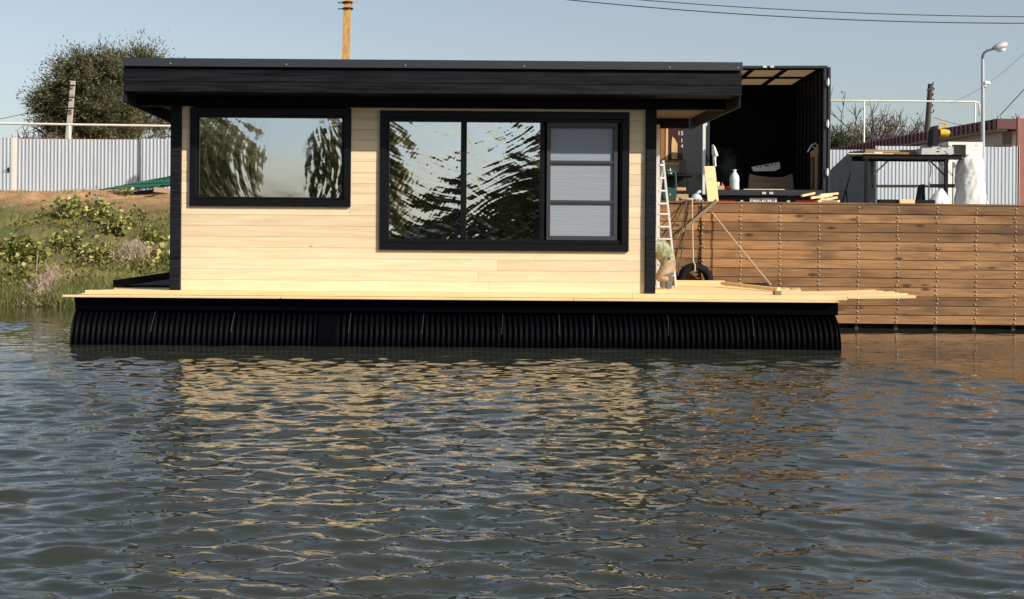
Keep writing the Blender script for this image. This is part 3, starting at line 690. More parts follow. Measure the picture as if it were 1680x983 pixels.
# ------------------------------------------------------------------ things on the deck
q0, q1 = P(1106, 464, 19.55), P(1187, 464, 19.55)
one('deck_timber', MB().bbox(q0.x, q1.x, 19.45, 19.6, ZD+0.002, ZD+0.082, 0.004), M['pine_y'], 'squared pale timber lying along the rear deck edge before the tyre', 'timber')
a_, b_ = P(1187, 466, 19.0), P(1264, 479, 17.9)
one('deck_lath', MB().bar((a_.x, 19.1, ZD+0.058), (b_.x, 17.45, ZD+0.03), 0.045, 0.045), M['pine_y'], 'long pale batten lying aslant across the right deck', 'batten')
p = P(1274, 486, 16.4); one('wood_block', MB().bbox(p.x-0.042, p.x+0.042, 16.32, 16.42, ZD+0.002, ZD+0.05, 0.003), M['oldwood'], 'small square wood offcut near the front right deck edge', 'wood block')
m = MB(); n_ = 18; p = P(1240, 468, 19.6); pts = []
for k in range(n_): a_ = 2*math.pi*k/n_; pts.append((p.x + 0.2*math.cos(a_)*(1+0.15*math.sin(3*a_)), 19.62 + 0.07*math.sin(a_), ZD+0.002))
m.add(pts + [((q[0]-p.x)*0.8+p.x, (q[1]-19.62)*0.7+19.62, ZD+0.045+0.01*math.sin(i)) for i, q in enumerate(pts)], [tuple(range(n_))[::-1], tuple(range(n_, 2*n_))] + [(i, (i+1)%n_, (i+1)%n_+n_, i+n_) for i in range(n_)])
one('rolled_tarp', m, M['rubber'], 'crumpled black tarp lying on the far deck edge by the rope', 'tarp')
# black sheet and plank leaning at the left end of the deck
bp_ = thing('stacked_boards', (P(230, 470, 18).x, 18, ZD), 'black stained boards stacked on the left deck beside the house', 'boards')
m = MB(); x0, x1 = P(189, 471, 17.3).x, XL0-0.06
m.add([(x0, 17.3, ZD+0.003), (x1, 17.3, ZD+0.003), (x1, 18.7, ZD+0.003), (x0, 18.7, ZD+0.003), (x0, 17.3, ZD+0.03), (x1, 17.3, ZD+0.03), (x1, 18.7, ZD+0.16), (x0, 18.7, ZD+0.05)], [(0,3,2,1),(4,5,6,7),(0,1,5,4),(1,2,6,5),(2,3,7,6),(3,0,4,7)])
m.build('panel', M['black_wood'], bp_)
MB().bar((x0+0.0, 17.2, ZD+0.05), (x1-0.02, 17.6, ZD+0.17), 0.03, 0.09).build('plank', M['black_wood'], bp_)
# ladder
ld = thing('ladder', (P(1090, 470, 18.75).x, 18.75, ZD), 'aluminium step ladder standing behind the right corner post of the house', 'ladder')
yl = 18.75; a0, a1 = P(1079.5, 205, yl), P(1079.5, 460, yl); a1.z = ZD+0.004
MB().bar(a1, a0, 0.048, 0.03, (0, 1, 0)).build('rail', M['alu'], ld)
r0, r1 = P(1088, 263, yl+0.02), P(1109, 468, yl+0.02); r1.z = ZD+0.004
MB().bar(r1, r0, 0.026, 0.06, (0, 1, 0)).build('rail', M['alu'], ld)
for v in (271, 292, 313, 334, 351, 372, 392, 413, 434, 452):
    z = zy(1085, v, yl); t = (z - r1.z)/(r0.z - r1.z); xr_ = r1.x + (r0.x - r1.x)*t
    if t > 1: continue
    MB().bar((a0.x+0.02, yl, z), (xr_, yl+0.01, z), 0.05, 0.022).build('rung', M['alu'], ld)
MB().bar((a0.x, yl+0.5, ZD+0.004), (r0.x, yl+0.04, r0.z), 0.03, 0.02).build('brace', M['alu'], ld)

# ------------------------------------------------------------------ crouching worker (seen from behind the post)
def skin_body(name, pts, edges, rads, m, parent, root=0, sub=2):
    me = bpy.data.meshes.new(name); me.from_pydata([tuple(Vector(p) - ORG[parent]) for p in pts], edges, []); o = bpy.data.objects.new(name, me); col.objects.link(o)
    md = o.modifiers.new('skin', 'SKIN'); md.use_smooth_shade = True
    for i, r_ in enumerate(rads):
        sv = me.skin_vertices[0].data[i]; sv.radius = r_ if isinstance(r_, tuple) else (r_, r_); sv.use_root = (i == root)
    s2 = o.modifiers.new('sub', 'SUBSURF'); s2.levels = sub; s2.render_levels = sub
    dg = bpy.context.evaluated_depsgraph_get(); ev = o.evaluated_get(dg); nm = bpy.data.meshes.new_from_object(ev); bpy.data.objects.remove(o)
    return link_mesh(name, nm, m, parent, True)
yp = 18.3; px = P(1099, 440, yp).x
wk = thing('person', (px, yp, ZD), 'person in mottled green shirt and beige trousers kneeling by the house corner', 'person')
def W_(u, v, dy=0.0): 
    q = P(u, v, yp + dy); return (q.x, q.y, q.z)
#  pelvis, waist, chest, shoulders, neck, head, arms, legs - kneeling, facing the house side, head bowed behind the post
pts = [W_(1098, 434), W_(1092, 420), W_(1081, 408), W_(1071, 403), W_(1063, 404), W_(1056, 408),
       W_(1072, 404, -0.17), W_(1063, 428, -0.20), W_(1051, 440, -0.16), W_(1072, 404, 0.17), W_(1063, 428, 0.20), W_(1051, 440, 0.16),
       W_(1098, 438, -0.10), W_(1081, 456, -0.13), W_(1098, 458, -0.12), W_(1098, 438, 0.10), W_(1079, 456, 0.13), W_(1096, 460, 0.13)]
edges = [(0,1),(1,2),(2,3),(3,4),(4,5),(3,6),(6,7),(7,8),(3,9),(9,10),(10,11),(0,12),(12,13),(13,14),(0,15),(15,16),(16,17)]
rads = [(0.135,0.15),(0.13,0.14),(0.14,0.16),(0.10,0.14),0.055,0.06,0.065,0.05,0.035,0.065,0.05,0.035,0.10,0.072,0.05,0.10,0.072,0.05]
body = skin_body('body', pts, edges, rads, M['trouser'], wk)
m2 = M['camo']; body.data.materials.append(m2); body.data.materials.append(M['skin'])
cutx = W_(1095, 424)[0] - px
for p_ in body.data.polygons:
    c_ = p_.center; up = c_.z + ZD*0
    u_line = (c_.x - cutx)*0.9 - (c_.z - (W_(1095, 424)[2] - ZD))*1.0
    if c_.x < W_(1060, 400)[0] - px and c_.z > W_(0, 425)[2] - ZD: p_.material_index = 2
    elif u_line < 0 or c_.x < W_(1076, 400)[0] - px and c_.z > W_(1060, 446)[2] - ZD: p_.material_index = 1
hc_ = W_(1051, 409)
m = MB(); m.lathe((hc_[0], hc_[1], hc_[2]-0.1), [(0.02, 0.0), (0.062, 0.02), (0.082, 0.07), (0.088, 0.12), (0.078, 0.17), (0.045, 0.205), (0.01, 0.215)], 16); m.build('head', M['skin'], body, True)
m = MB(); m.lathe((hc_[0]+0.008, hc_[1], hc_[2]-0.02), [(0.091, 0.0), (0.094, 0.04), (0.084, 0.095), (0.05, 0.13), (0.008, 0.142)], 16); m.build('hair', M['hair'], body, True)
for dy in (-0.16, 0.16):                         # hands with fingers on the work
    h0 = Vector(W_(1050, 441, dy)); m = MB(); m.tube([h0, h0 + Vector((-0.045, 0, -0.03))], [0.03, 0.034], 8)
    for k in range(4): f0 = h0 + Vector((-0.045, -0.03+0.02*k, -0.03)); m.tube([f0, f0 + Vector((-0.035, 0, -0.01)), f0 + Vector((-0.05 - 0.006*(k in (1, 2)), 0, -0.035))], [0.010, 0.009, 0.007], 6)
    m.tube([h0 + Vector((-0.015, -0.03, -0.01)), h0 + Vector((-0.04, -0.055, -0.02)), h0 + Vector((-0.06, -0.05, -0.035))], [0.011, 0.010, 0.008], 6); m.build('hand', M['skin'], body, True)
for dy, uu in ((-0.12, 1100), (0.13, 1091)):     # boots, toes tucked on the deck
    a_ = Vector(W_(uu, 448, dy)); m = MB(); z0 = ZD + 0.006
    m.prism([(a_.x+0.022, a_.y-0.045, a_.z), (a_.x+0.03, a_.y-0.045, a_.z-0.08), (a_.x+0.012, a_.y-0.05, z0+0.03), (a_.x, a_.y-0.05, z0), (a_.x-0.055, a_.y-0.05, z0), (a_.x-0.06, a_.y-0.045, z0+0.04), (a_.x-0.04, a_.y-0.04, a_.z-0.05), (a_.x-0.05, a_.y-0.04, a_.z+0.015)], (0, 0.09, 0)); m.build('boot', M['boot'], body)
m = MB(); c0 = Vector(W_(1103, 426, -0.05)); m.bar(Vector(W_(1097, 424, -0.15)), Vector(W_(1111, 433, -0.06)), 0.02, 0.035, (0, 0, 1)); m.build('belt', M['navy'], body)

# ------------------------------------------------------------------ truck
TY = -math.atan(151/F)
tl, tr_ = P(1160, 310, 26.2), P(1352, 310, 26.2); tcx = (tl.x + tr_.x)/2; tw = (tr_.x - tl.x)/2
zt_top = zy(1250, 108, 26.2); zt_fl = zy(1250, 311, 26.2)
GZ = 1.70
tk = thing('box_truck', (tcx, 26.2, GZ), 'dark box truck backed up to the quay with its cargo box open', 'truck', local=True); tk.rotation_euler.z = TY
H1, H0 = zt_top - GZ, zt_fl - GZ - 0.07; LB = 3.0
def tp(m, name, mm, parent=None, **k): return m.build(name, mm, parent or tk, **k)
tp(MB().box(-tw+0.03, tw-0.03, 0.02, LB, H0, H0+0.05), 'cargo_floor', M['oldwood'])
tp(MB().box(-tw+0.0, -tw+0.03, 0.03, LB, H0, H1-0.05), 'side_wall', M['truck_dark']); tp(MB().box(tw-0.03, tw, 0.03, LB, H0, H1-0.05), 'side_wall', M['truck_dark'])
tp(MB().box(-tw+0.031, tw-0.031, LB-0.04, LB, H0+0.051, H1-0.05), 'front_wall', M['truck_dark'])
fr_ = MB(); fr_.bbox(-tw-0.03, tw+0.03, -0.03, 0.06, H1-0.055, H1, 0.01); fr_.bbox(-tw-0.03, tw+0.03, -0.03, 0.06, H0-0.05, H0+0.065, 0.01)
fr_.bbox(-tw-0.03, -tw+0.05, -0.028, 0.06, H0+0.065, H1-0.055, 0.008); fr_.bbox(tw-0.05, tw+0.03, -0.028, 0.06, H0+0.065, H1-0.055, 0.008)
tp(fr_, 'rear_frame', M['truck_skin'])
# roof grid with pale translucent panels
pitch = 54.5*26.2/F; xg = [tw-0.10-pitch*k for k in range(4)]; ng = 2; rowd = 1.42
for k in range(3):
    for r_ in range(ng): 
        x1_, x0_ = xg[k]-0.04, xg[k+1]+0.04
        if x0_ < -tw+0.03: x0_ = -tw+0.05
        if x1_ - x0_ < 0.1: continue
        tp(MB().box(x0_, x1_, 0.10+rowd*r_, 0.10+rowd*(r_+1)-0.15, H1-0.045, H1-0.03), 'roof_panel', M['roofpanel'])
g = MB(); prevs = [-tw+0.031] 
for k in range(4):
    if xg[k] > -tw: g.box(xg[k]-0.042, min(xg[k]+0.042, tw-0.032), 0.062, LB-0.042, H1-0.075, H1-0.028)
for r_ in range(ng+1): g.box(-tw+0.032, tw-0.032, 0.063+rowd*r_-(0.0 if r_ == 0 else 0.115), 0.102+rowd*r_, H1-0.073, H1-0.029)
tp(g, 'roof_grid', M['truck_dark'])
for k in range(7): tp(MB().box(tw-0.055, tw-0.031, 0.3+k*0.38, 0.36+k*0.38, H0+0.06, H1-0.08), 'wall_rib', M['truck_skin'])
d_ = MB().bbox(tw+0.035, tw+0.085, -0.05, 1.08, H0-0.03, H1-0.03, 0.006); tp(d_, 'door', M['truck_skin'])
an = R(252); hx, hy = -tw-0.035, -0.04; ddx, ddy = math.cos(R(90)+R(14)), math.sin(R(90)+R(14))
ld_ = MB(); a_ = Vector((hx-0.02, hy, (H0+H1)/2-0.03)); b_ = a_ + Vector((ddx*1.12, ddy*1.12, 0)); ld_.bar(a_, b_, 0.045, H1-H0-0.02); do = tp(ld_, 'door', M['truck_skin'])
e_ = MB(); e_.bar(a_ + Vector((0.0, -0.02, 0)), a_ + Vector((ddx*0.03, ddy*0.03-0.02, 0)), 0.055, H1-H0); tp(e_, 'door_edge', M['grey_metal'], do)
for v in (136, 204, 283):
    z = zy(1352, v, 26.2) - GZ; m = MB(); m.bbox(tw+0.0, tw+0.06, -0.055, -0.031, z-0.05, z+0.05, 0.006); m.tube([(tw+0.03, -0.06, z-0.075), (tw+0.03, -0.06, z+0.075)], 0.014, 8); tp(m, 'hinge', M['alu'])
    m = MB(); m.bbox(-tw-0.06, -tw-0.0, -0.055, -0.031, z-0.05, z+0.05, 0.006); tp(m, 'hinge', M['alu'])
for zz in (H1-0.02, H0-0.0):
    for dx in (0.02, 0.16):
        m = MB(); m.bbox(-0.1+dx, -0.02+dx, -0.05, -0.031, zz-0.025, zz+0.02, 0.005); tp(m, 'lock_keeper', M['alu'])
# underrun bar, plate, lamps, chassis, wheels, cab
ub = MB(); ub.bbox(-tw+0.05, tw-0.05, 0.08, 0.16, 0.22, 0.50, 0.01); ub.box(-0.45, -0.36, 0.1, 0.9, 0.5, H0); ub.box(0.36, 0.45, 0.1, 0.9, 0.5, H0); tp(ub, 'rear_beam', M['blackplastic'])
pz = zy(1253, 329.5, 26.2) - GZ; pxl = P(1253, 329, 26.2).x - tcx
pl = tp(MB().bbox(pxl-0.26, pxl+0.26, 0.045, 0.055, pz-0.056, pz+0.056, 0.004), 'licence_plate', M['plate'])
pb = MB()
for q in ((pxl-0.252, pxl+0.252, pz+0.046, pz+0.05), (pxl-0.252, pxl+0.252, pz-0.05, pz-0.046), (pxl+0.118, pxl+0.122, pz-0.046, pz+0.046)): pb.box(q[0], q[1], 0.0425, 0.0445, q[2], q[3])
tp(pb, 'plate_border', M['ink'], pl)
def text_part(txt, size, loc, m, parent, rot=(R(90), 0, 0), sx=1.0):
    cu = bpy.data.curves.new('lettering', 'FONT'); cu.body = txt; cu.size = size; cu.extrude = 0.001; cu.align_x = 'CENTER'; cu.align_y = 'CENTER'; cu.offset = 0.0
    o = bpy.data.objects.new('lettering', cu); col.objects.link(o); dg = bpy.context.evaluated_depsgraph_get(); me = bpy.data.meshes.new_from_object(o.evaluated_get(dg)); bpy.data.objects.remove(o)
    o = bpy.data.objects.new('lettering', me); col.objects.link(o); me.materials.clear(); me.materials.append(m); o.parent = parent; o.location = loc; o.rotation_euler = rot; o.scale = (sx, 1, 1); return o
text_part('K', 0.085, (pxl-0.205, 0.043, pz-0.008), M['ink'], pl, sx=0.95); text_part('159', 0.112, (pxl-0.092, 0.043, pz), M['ink'], pl, sx=0.88); text_part('TK', 0.085, (pxl+0.05, 0.043, pz-0.008), M['ink'], pl, sx=0.9); text_part('34', 0.095, (pxl+0.185, 0.043, pz+0.006), M['ink'], pl, sx=0.88)
for sx in (-1, 1):
    m = MB(); m.bbox(sx*0.78-0.2, sx*0.78+0.2, 0.05, 0.09, 0.29, 0.43, 0.01); tp(m, 'tail_light', M['redlens'])
    m = MB(); m.bbox(sx*0.45-0.03, sx*0.45+0.03, 0.05, 0.078, 0.36, 0.42, 0.006); tp(m, 'reflector', M['grey_metal'])
tp(MB().box(-0.42, -0.34, 0.3, 5.0, 0.42, 0.56).box(0.34, 0.42, 0.3, 5.0, 0.42, 0.56), 'chassis', M['steel_dark'])
for sx in (-1, 1):
    for y_ in (0.95, 4.1):
        wr = MB().lathe((sx*(tw-0.25), y_, 0.36), [(0.2, -0.1), (0.33, -0.11), (0.36, -0.07), (0.36, 0.07), (0.33, 0.11), (0.2, 0.1)], 24, 'X'); wo = tp(wr, 'wheel', M['rubber']); tp(MB().lathe((sx*(tw-0.25), y_, 0.36), [(0.06, -0.112), (0.19, -0.105), (0.19, 0.105), (0.06, 0.112)], 16, 'X'), 'rim', M['grey_metal'], wo)
cb = MB(); cb.prism([(-tw+0.12, 3.2, 0.45), (-tw+0.12, 4.9, 0.45), (-tw+0.12, 5.0, 1.15), (-tw+0.12, 4.55, 1.9), (-tw+0.12, 3.3, 2.0), (-tw+0.12, 3.2, 1.9)], (2*tw-0.24, 0, 0)); tp(cb, 'cab', M['white'])
# cargo and clutter in the truck
def TW(u, v, d=0.25): return P(u, v, 26.2 + d)
def base_on(u, v0, v1, d): a_ = TW(u, v0, d); a_.z = zt_fl - 0.015; return a_
p = base_on(1207, 0, 0, 0.22); h = 34*26.4/F; r_ = 8*26.4/F
jug = thing('water_jug', p, 'cloudy plastic water jug at the edge of the truck floor', 'jug')
autosmooth(MB().lathe(p, [(r_*0.9, 0), (r_, 0.02), (r_, h*0.15), (r_*0.95, h*0.3), (r_, h*0.45), (r_, h*0.6), (r_*0.8, h*0.75), (r_*0.35, h*0.9), (r_*0.35, h*0.95)], 20).build('bottle', M['clear_pl'], jug), 50)
MB().lathe(p + Vector((0, 0, h*0.951)), [(r_*0.42, 0), (r_*0.42, h*0.06)], 12).build('cap', M['white'], jug)
p = base_on(1178, 0, 0, 0.3); cup = one('yellow_pot', MB().lathe(p, [(0.045, 0), (0.052, 0.02), (0.06, 0.13), (0.062, 0.165), (0.055, 0.165), (0.05, 0.15)], 16), M['cup'], 'pale yellow plastic pot behind the small box in the truck', 'pot', ang=50)
p = base_on(1183, 0, 0, 0.14); one('small_carton', MB().bbox(p.x-0.085, p.x+0.085, p.y-0.05, p.y+0.05, p.z, p.z+0.085, 0.004), M['card'], 'small cardboard carton on the left of the truck floor', 'box')
p = base_on(1187, 0, 0, 0.26); one('red_bottle', MB().lathe(p, [(0.03, 0), (0.034, 0.02), (0.034, 0.1), (0.012, 0.14), (0.012, 0.165)], 12), M['redlens'], 'little dark red bottle behind the carton in the truck', 'bottle', ang=50)
p = base_on(1198, 0, 0, 0.2); m = MB(); rr_ = random.Random(4)
m.tube([p + Vector((-0.08, 0, 0.03)), p + Vector((-0.03, 0.01, 0.055)), p + Vector((0.03, -0.02, 0.05)), p + Vector((0.08, 0, 0.025))], [0.02, 0.03, 0.035, 0.02], 7); one('rag', m, M['redlens'], 'crumpled dark rag beside the water jug in the truck', 'rag', smooth_=True)
# dark plastic wrapped heap
m = MB(); c0 = TW(1190, 272, 1.75); nu, nv = 22, 14
for i in range(nv+1):
    th = math.pi*i/nv
    for k in range(nu):
        a_ = 2*math.pi*k/nu; d_ = Vector((math.sin(th)*math.cos(a_), math.sin(th)*math.sin(a_)*0.8, math.cos(th)*1.25)); q = 0.36*(1 + 0.28*mnoise.noise(d_*2.2) + 0.12*mnoise.noise(d_*6)); m.v.append(Vector((c0.x, c0.y, zt_fl + 0.45)) + d_*q)
for i in range(nv):
    for k in range(nu): a0_ = i*nu+k; b0_ = i*nu+(k+1)%nu; m.f.append((a0_, b0_, b0_+nu, a0_+nu))
one('wrapped_bundle', m, M['darkbag'], 'bundle wrapped in dark plastic film on the left inside the truck', 'bundle', smooth_=True)
q = [TW(1233, 274, 1.5), TW(1236, 281, 1.5), TW(1272, 280.5, 1.5), TW(1280, 276, 1.5), TW(1279, 266, 1.5)]
br = thing('white_rail', q[1], 'white perforated plastic rail lying on cargo inside the truck', 'rail')
MB().prism(q, (0, 0.06, 0)).build('rail_body', M['white'], br)
for u in (1243, 1248, 1258, 1266, 1272): 
    c_ = TW(u, 274.5 - (u-1243)*0.17, 1.495); MB().box(c_.x-(0.05 if u == 1258 else 0.014), c_.x+(0.05 if u == 1258 else 0.014), c_.y-0.004, c_.y+0.003, c_.z-0.013, c_.z+0.013).build('slot', M['ink'], br)
q = [TW(1227, 302, 1.4), TW(1230, 285, 1.4), TW(1240, 288, 1.4), TW(1265, 291, 1.4), TW(1285, 290.5, 1.4), TW(1300, 285, 1.4), TW(1303, 302, 1.4)]
for i in (0, 6): q[i].z = zt_fl - 0.012
one('curved_board', MB().prism(q, (0, 0.05, 0)), M['oldwood'], 'brown board with hollowed upper edge standing inside the truck', 'board')
p = base_on(1250, 0, 0, 0.16); one('floor_batten', MB().bbox(TW(1221, 0).x, TW(1288, 0).x, p.y, p.y+0.05, p.z+0.001, p.z+0.03, 0.003), M['pine_y'], 'thin pale batten along the sill of the truck floor', 'batten')
fr_ = thing('trestle', base_on(1338, 0, 0, 0.5), 'rough wooden trestle standing against the right wall inside the truck', 'trestle')
a_ = base_on(1334, 0, 0, 0.6); b_ = base_on(1341, 0, 0, 0.35); zt_ = TW(1338, 246, 0.5).z
MB().bar(a_, (a_.x, a_.y, zt_-0.05), 0.05, 0.04, (0, 1, 0)).build('upright', M['oldwood'], fr_); MB().bar(b_, (b_.x, b_.y, zt_), 0.055, 0.04, (0, 1, 0)).build('upright', M['card'], fr_)
MB().bar((a_.x-0.03, a_.y-0.05, zt_-0.1), (b_.x+0.03, b_.y-0.04, zt_-0.03), 0.035, 0.12).build('crosspiece', M['card'], fr_)
m = MB(); c_ = TW(1338, 240, 0.4); m.tube([c_ + Vector((-0.16, 0, -0.12)), c_ + Vector((-0.08, 0, 0.02)), c_ + Vector((0.0, 0, 0.06)), c_ + Vector((0.05, 0, 0.0)), c_ + Vector((0.0, 0.02, -0.05)), c_ + Vector((-0.05, 0.02, 0.0))], 0.014, 6); one('hose_coil', m, M['alu'], 'short pale hose looped over the wooden trestle in the truck', 'hose')
# shirt hung on the left door post
sh = MB(); a_ = TW(1169, 237, -0.1); rowsS = [(1168.5, 1170, 237), (1168.5, 1174, 242), (1168.5, 1177.5, 252), (1170, 1178.5, 256), (1169.5, 1175, 257), (1170, 1174.5, 265), (1171, 1175.5, 273)]
fv = [TW(a, v, -0.10) for a, b, v in rowsS] + [TW(b, v, -0.10 + 0.0) for a, b, v in rowsS]; bv = [q + Vector((0, 0.05, 0)) for q in fv]; n_ = len(rowsS)
mid = [fv[i].lerp(fv[i+n_], 0.5) + Vector((0, -0.035 + 0.012*math.sin(i*2), 0)) for i in range(n_)]
sh.add(fv[:n_] + mid + fv[n_:] + bv[:n_] + bv[n_:], [f for i in range(n_-1) for f in ((i, i+1, i+1+n_, i+n_), (i+n_, i+1+n_, i+1+2*n_, i+2*n_), (i+3*n_, i+4*n_, i+1+4*n_, i+1+3*n_), (i, i+3*n_, i+1+3*n_, i+1), (i+2*n_, i+1+2*n_, i+1+4*n_, i+4*n_))])
one('hanging_shirt', sh, M['shirtwhite'], 'off white shirt hanging from the left post of the truck box', 'shirt')
# pale board standing on the quay edge
a_, b_ = P(1170, 332, YW+0.32), P(1164, 273.5, YW+0.55); a_.z = capz(a_.x)+0.004
one('standing_board', MB().bar(a_, b_, 0.165, 0.032, (0, 1, 0.1)), M['pine_y'], 'fresh pale board leaning upright on the quay before the truck', 'board')
# offcuts heap right of the truck
rr_ = random.Random(9)
OCL = ['short pale offcut at the left end of the heap under the truck sill', 'long thin pale offcut across the middle of the truck corner heap', 'topmost pale offcut of the heap by the truck corner', 'broad pale offcut tilted up to the right in the truck corner heap', 'pale offcut sloping down to the right in the truck corner heap', 'lowest pale offcut at the right end of the truck corner heap']
OC = [(1315, 321.5, 1336, 317, .05, .03), (1330, 325, 1365, 320, .05, .035), (1345, 320, 1374, 317.5, .06, .03), (1340, 331, 1372, 324, .09, .03), (1344, 327, 1368, 331, .07, .03), (1358, 334, 1376, 330, .05, .03)]
for i, (u0, v0, u1, v1, w_, h_) in enumerate(OC):
    y_ = YW + 0.45 + 0.05*(i % 3); a_, b_ = P(u0, v0, y_), P(u1, v1, y_+0.08); a_.z = max(a_.z, capz(a_.x) + 0.02); b_.z = max(b_.z, capz(b_.x)+0.02)
    one('wood_offcut', MB().bar(a_, b_, w_, h_), M['pine_y'], OCL[i], 'offcut', 'offcuts heaped by the truck')
one('offcut_support', MB().bbox(P(1340, 330, YW+.5).x, P(1372, 330, YW+.5).x, YW+0.42, YW+0.6, capz(5.8)+0.004, capz(5.8)+0.05, 0.004), M['oldwood'], 'low brown block under the heap of offcuts', 'wood block')
one('steel_rod', MB().bar((P(1376, 331, 22).x, 22, GZ+0.02), P(1396, 283, 22.6), 0.02, 0.02), M['steel_dark'], 'thin black rod leaning right of the truck', 'rod')
one('steel_rod', MB().bar(P(1362, 317, 21.5), (P(1388, 312, 22).x, 22, zy(1388, 312, 22)), 0.025, 0.02).bar((P(1388, 312, 22).x, 22, zy(1388, 312, 22)), (P(1396, 338, 22).x, 22.1, GZ+0.01), 0.02, 0.02), M['steel_dark'], 'bent black bar lying out from the offcut heap', 'rod')

# ------------------------------------------------------------------ shed and clutter left of the truck
ys = 31.0
sd_x0, sd_x1 = P(1020, 300, ys).x, P(1131.5, 300, ys).x; zs1 = zy(1100, 205, ys)
sd = thing('wooden_shed', (sd_x0, ys, GZ), 'varnished wooden shed with dark boarded door seen under the roof overhang', 'shed')
MB().box(sd_x0, sd_x1, ys+0.06, ys+2.2, GZ, zs1+0.1).build('wall', M['shedwood'], sd)
MB().prism([(sd_x0-0.2, ys-0.05, zs1+0.101), (sd_x0-0.2, ys+2.4, zs1+0.101), (sd_x0-0.2, ys+1.1, zs1+0.6)], (sd_x1-sd_x0+0.3, 0, 0)).build('roof', M['maroon'], sd)
x_ = sd_x0; 
while x_ < P(1092, 250, ys).x: MB().bbox(x_, min(x_+0.145, sd_x1), ys+0.025, ys+0.058, zy(1100, 268, ys), zs1, 0.006).build('cladding_board', M['shedwood'], sd); x_ += 0.15
dz0 = zy(1110, 262, ys); dx0, dx1 = P(1096, 250, ys).x, P(1126, 250, ys).x
MB().bbox(dx0-0.055, dx0, ys+0.01, ys+0.058, dz0-0.03, zs1, 0.004).build('door_jamb', M['shedpale'], sd); MB().bbox(dx1, sd_x1, ys+0.01, ys+0.058, dz0-0.03, zs1, 0.004).build('door_jamb', M['shedpale'], sd)
dr = MB().bbox(dx0+0.002, dx1-0.002, ys+0.03, ys+0.058, dz0, zs1-0.005, 0.004).build('door', M['doordark'], sd)
MB().prism([P(1102, 261, ys+0.02), P(1111, 261, ys+0.02), P(1111.5, 236, ys+0.02), P(1107, 228, ys+0.02), P(1103, 224, ys+0.02), P(1101.5, 240, ys+0.02)], (0, 0.008, 0)).build('bare_plank', M['shedpale'], dr)
ORG_s = Vector((sd_x0, ys, GZ))
for txt, u, v, sz in (('15', 1116.5, 219, 0.14), ('1', 1118.5, 231, 0.14), ('4', 1119, 240, 0.12), ('1', 1121.5, 247, 0.12)):
    q = P(u, v, ys+0.026); text_part(txt, sz, q - ORG_s, M['chalk'], dr)
MB().bbox(P(1082, 266, ys).x, sd_x1, ys-0.02, ys+0.05, zy(1110, 272, ys), zy(1110, 266.5, ys), 0.004).build('sill', M['shedpale'], sd)
MB().box(P(1082, 266, ys).x, sd_x1, ys+0.02, ys+0.058, GZ, zy(1110, 272.5, ys)).build('plinth', M['palegreen'], sd)
# black table with chair, hoses and the green drum
yt = 25.4; bt = thing('black_bench', (P(1115, 330, yt).x, yt, GZ), 'low black bench with small tools left of the truck door', 'bench')
x0, x1 = P(1086, 285, yt).x, P(1131, 285, yt).x; zt_ = zy(1110, 285.5, yt)
MB().bbox(x0, x1, yt, yt+0.5, zt_-0.04, zt_, 0.005).build('top', M['steel_dark'], bt)
for x_ in (x0+0.03, x1-0.03):
    for y_ in (yt+0.04, yt+0.46): MB().bar((x_, y_, GZ), (x_, y_, zt_-0.04), 0.04, 0.04).build('leg', M['steel_dark'], bt)
MB().box(x0+0.06, x1-0.06, yt+0.3, yt+0.32, GZ+0.1, zt_-0.042).build('panel', M['blackplastic'], bt)
ch = thing('office_chair', (P(1119, 330, 26.2).x, 26.2, GZ), 'black chair back rising behind the black bench', 'chair')
q = [P(u, v, 26.2) for u, v in ((1114, 284), (1113.2, 272), (1115, 264), (1118, 262), (1124, 262), (1126, 266), (1126.5, 276), (1128, 284))]
MB().prism(q, (0, 0.07, 0)).build('backrest', M['blackplastic'], ch); c_ = P(1120, 286, 26.2)
MB().bbox(c_.x-0.22, c_.x+0.22, 26.28, 26.7, c_.z-0.05, c_.z+0.03, 0.02).build('seat', M['blackplastic'], ch); MB().tube([(c_.x, 26.48, GZ), (c_.x, 26.48, c_.z-0.05)], 0.03, 8).build('stem', M['steel_dark'], ch)
for k in range(5): a_ = k*2*math.pi/5; MB().bar((c_.x, 26.48, GZ+0.05), (c_.x+0.26*math.cos(a_), 26.48+0.26*math.sin(a_), GZ+0.02), 0.04, 0.03).build('leg', M['steel_dark'], ch)
c_ = P(1098, 317.5, YW+0.42); rg = 11.6*(YW+0.42)/F; c_.z = capz(c_.x) + rg + 0.002
gd = thing('cable_drum', (c_.x, c_.y, capz(c_.x)), 'dark green round cable drum behind the ladder on the quay', 'drum')
for h0 in (-0.06, 0.045): MB().lathe(c_, [(rg, h0), (rg, h0+0.015)], 26, 'Y').build('flange', M['green'], gd)
MB().lathe(c_, [(rg*0.6, -0.044), (rg*0.6, 0.044)], 20, 'Y').build('core', M['rubber'], gd); MB().lathe(c_, [(0.012, -0.075), (0.012, -0.061)], 10, 'Y').build('hub', M['alu'], gd)
a_, b_ = P(1106, 318, YW+0.46), P(1128, 330, YW+0.46); z0 = capz(a_.x)+0.003
one('carton', MB().bbox(a_.x+0.01, b_.x, YW+0.40, YW+0.58, z0, z0+0.115, 0.005), M['card'], 'brown cardboard box on the quay behind the ropes', 'box')
m = MB(); c_ = P(1143, 325, YW+0.25); c_.z = capz(c_.x)+0.055
for i in range(9):
    th = math.pi*i/8
    for k in range(14):
        a_ = 2*math.pi*k/14; d_ = Vector((math.sin(th)*math.cos(a_), math.sin(th)*math.sin(a_)*0.7, math.cos(th)*0.75)); m.v.append(c_ + d_*0.085*(1 + 0.5*mnoise.noise(d_*3 + Vector((3, 1, 5)))))
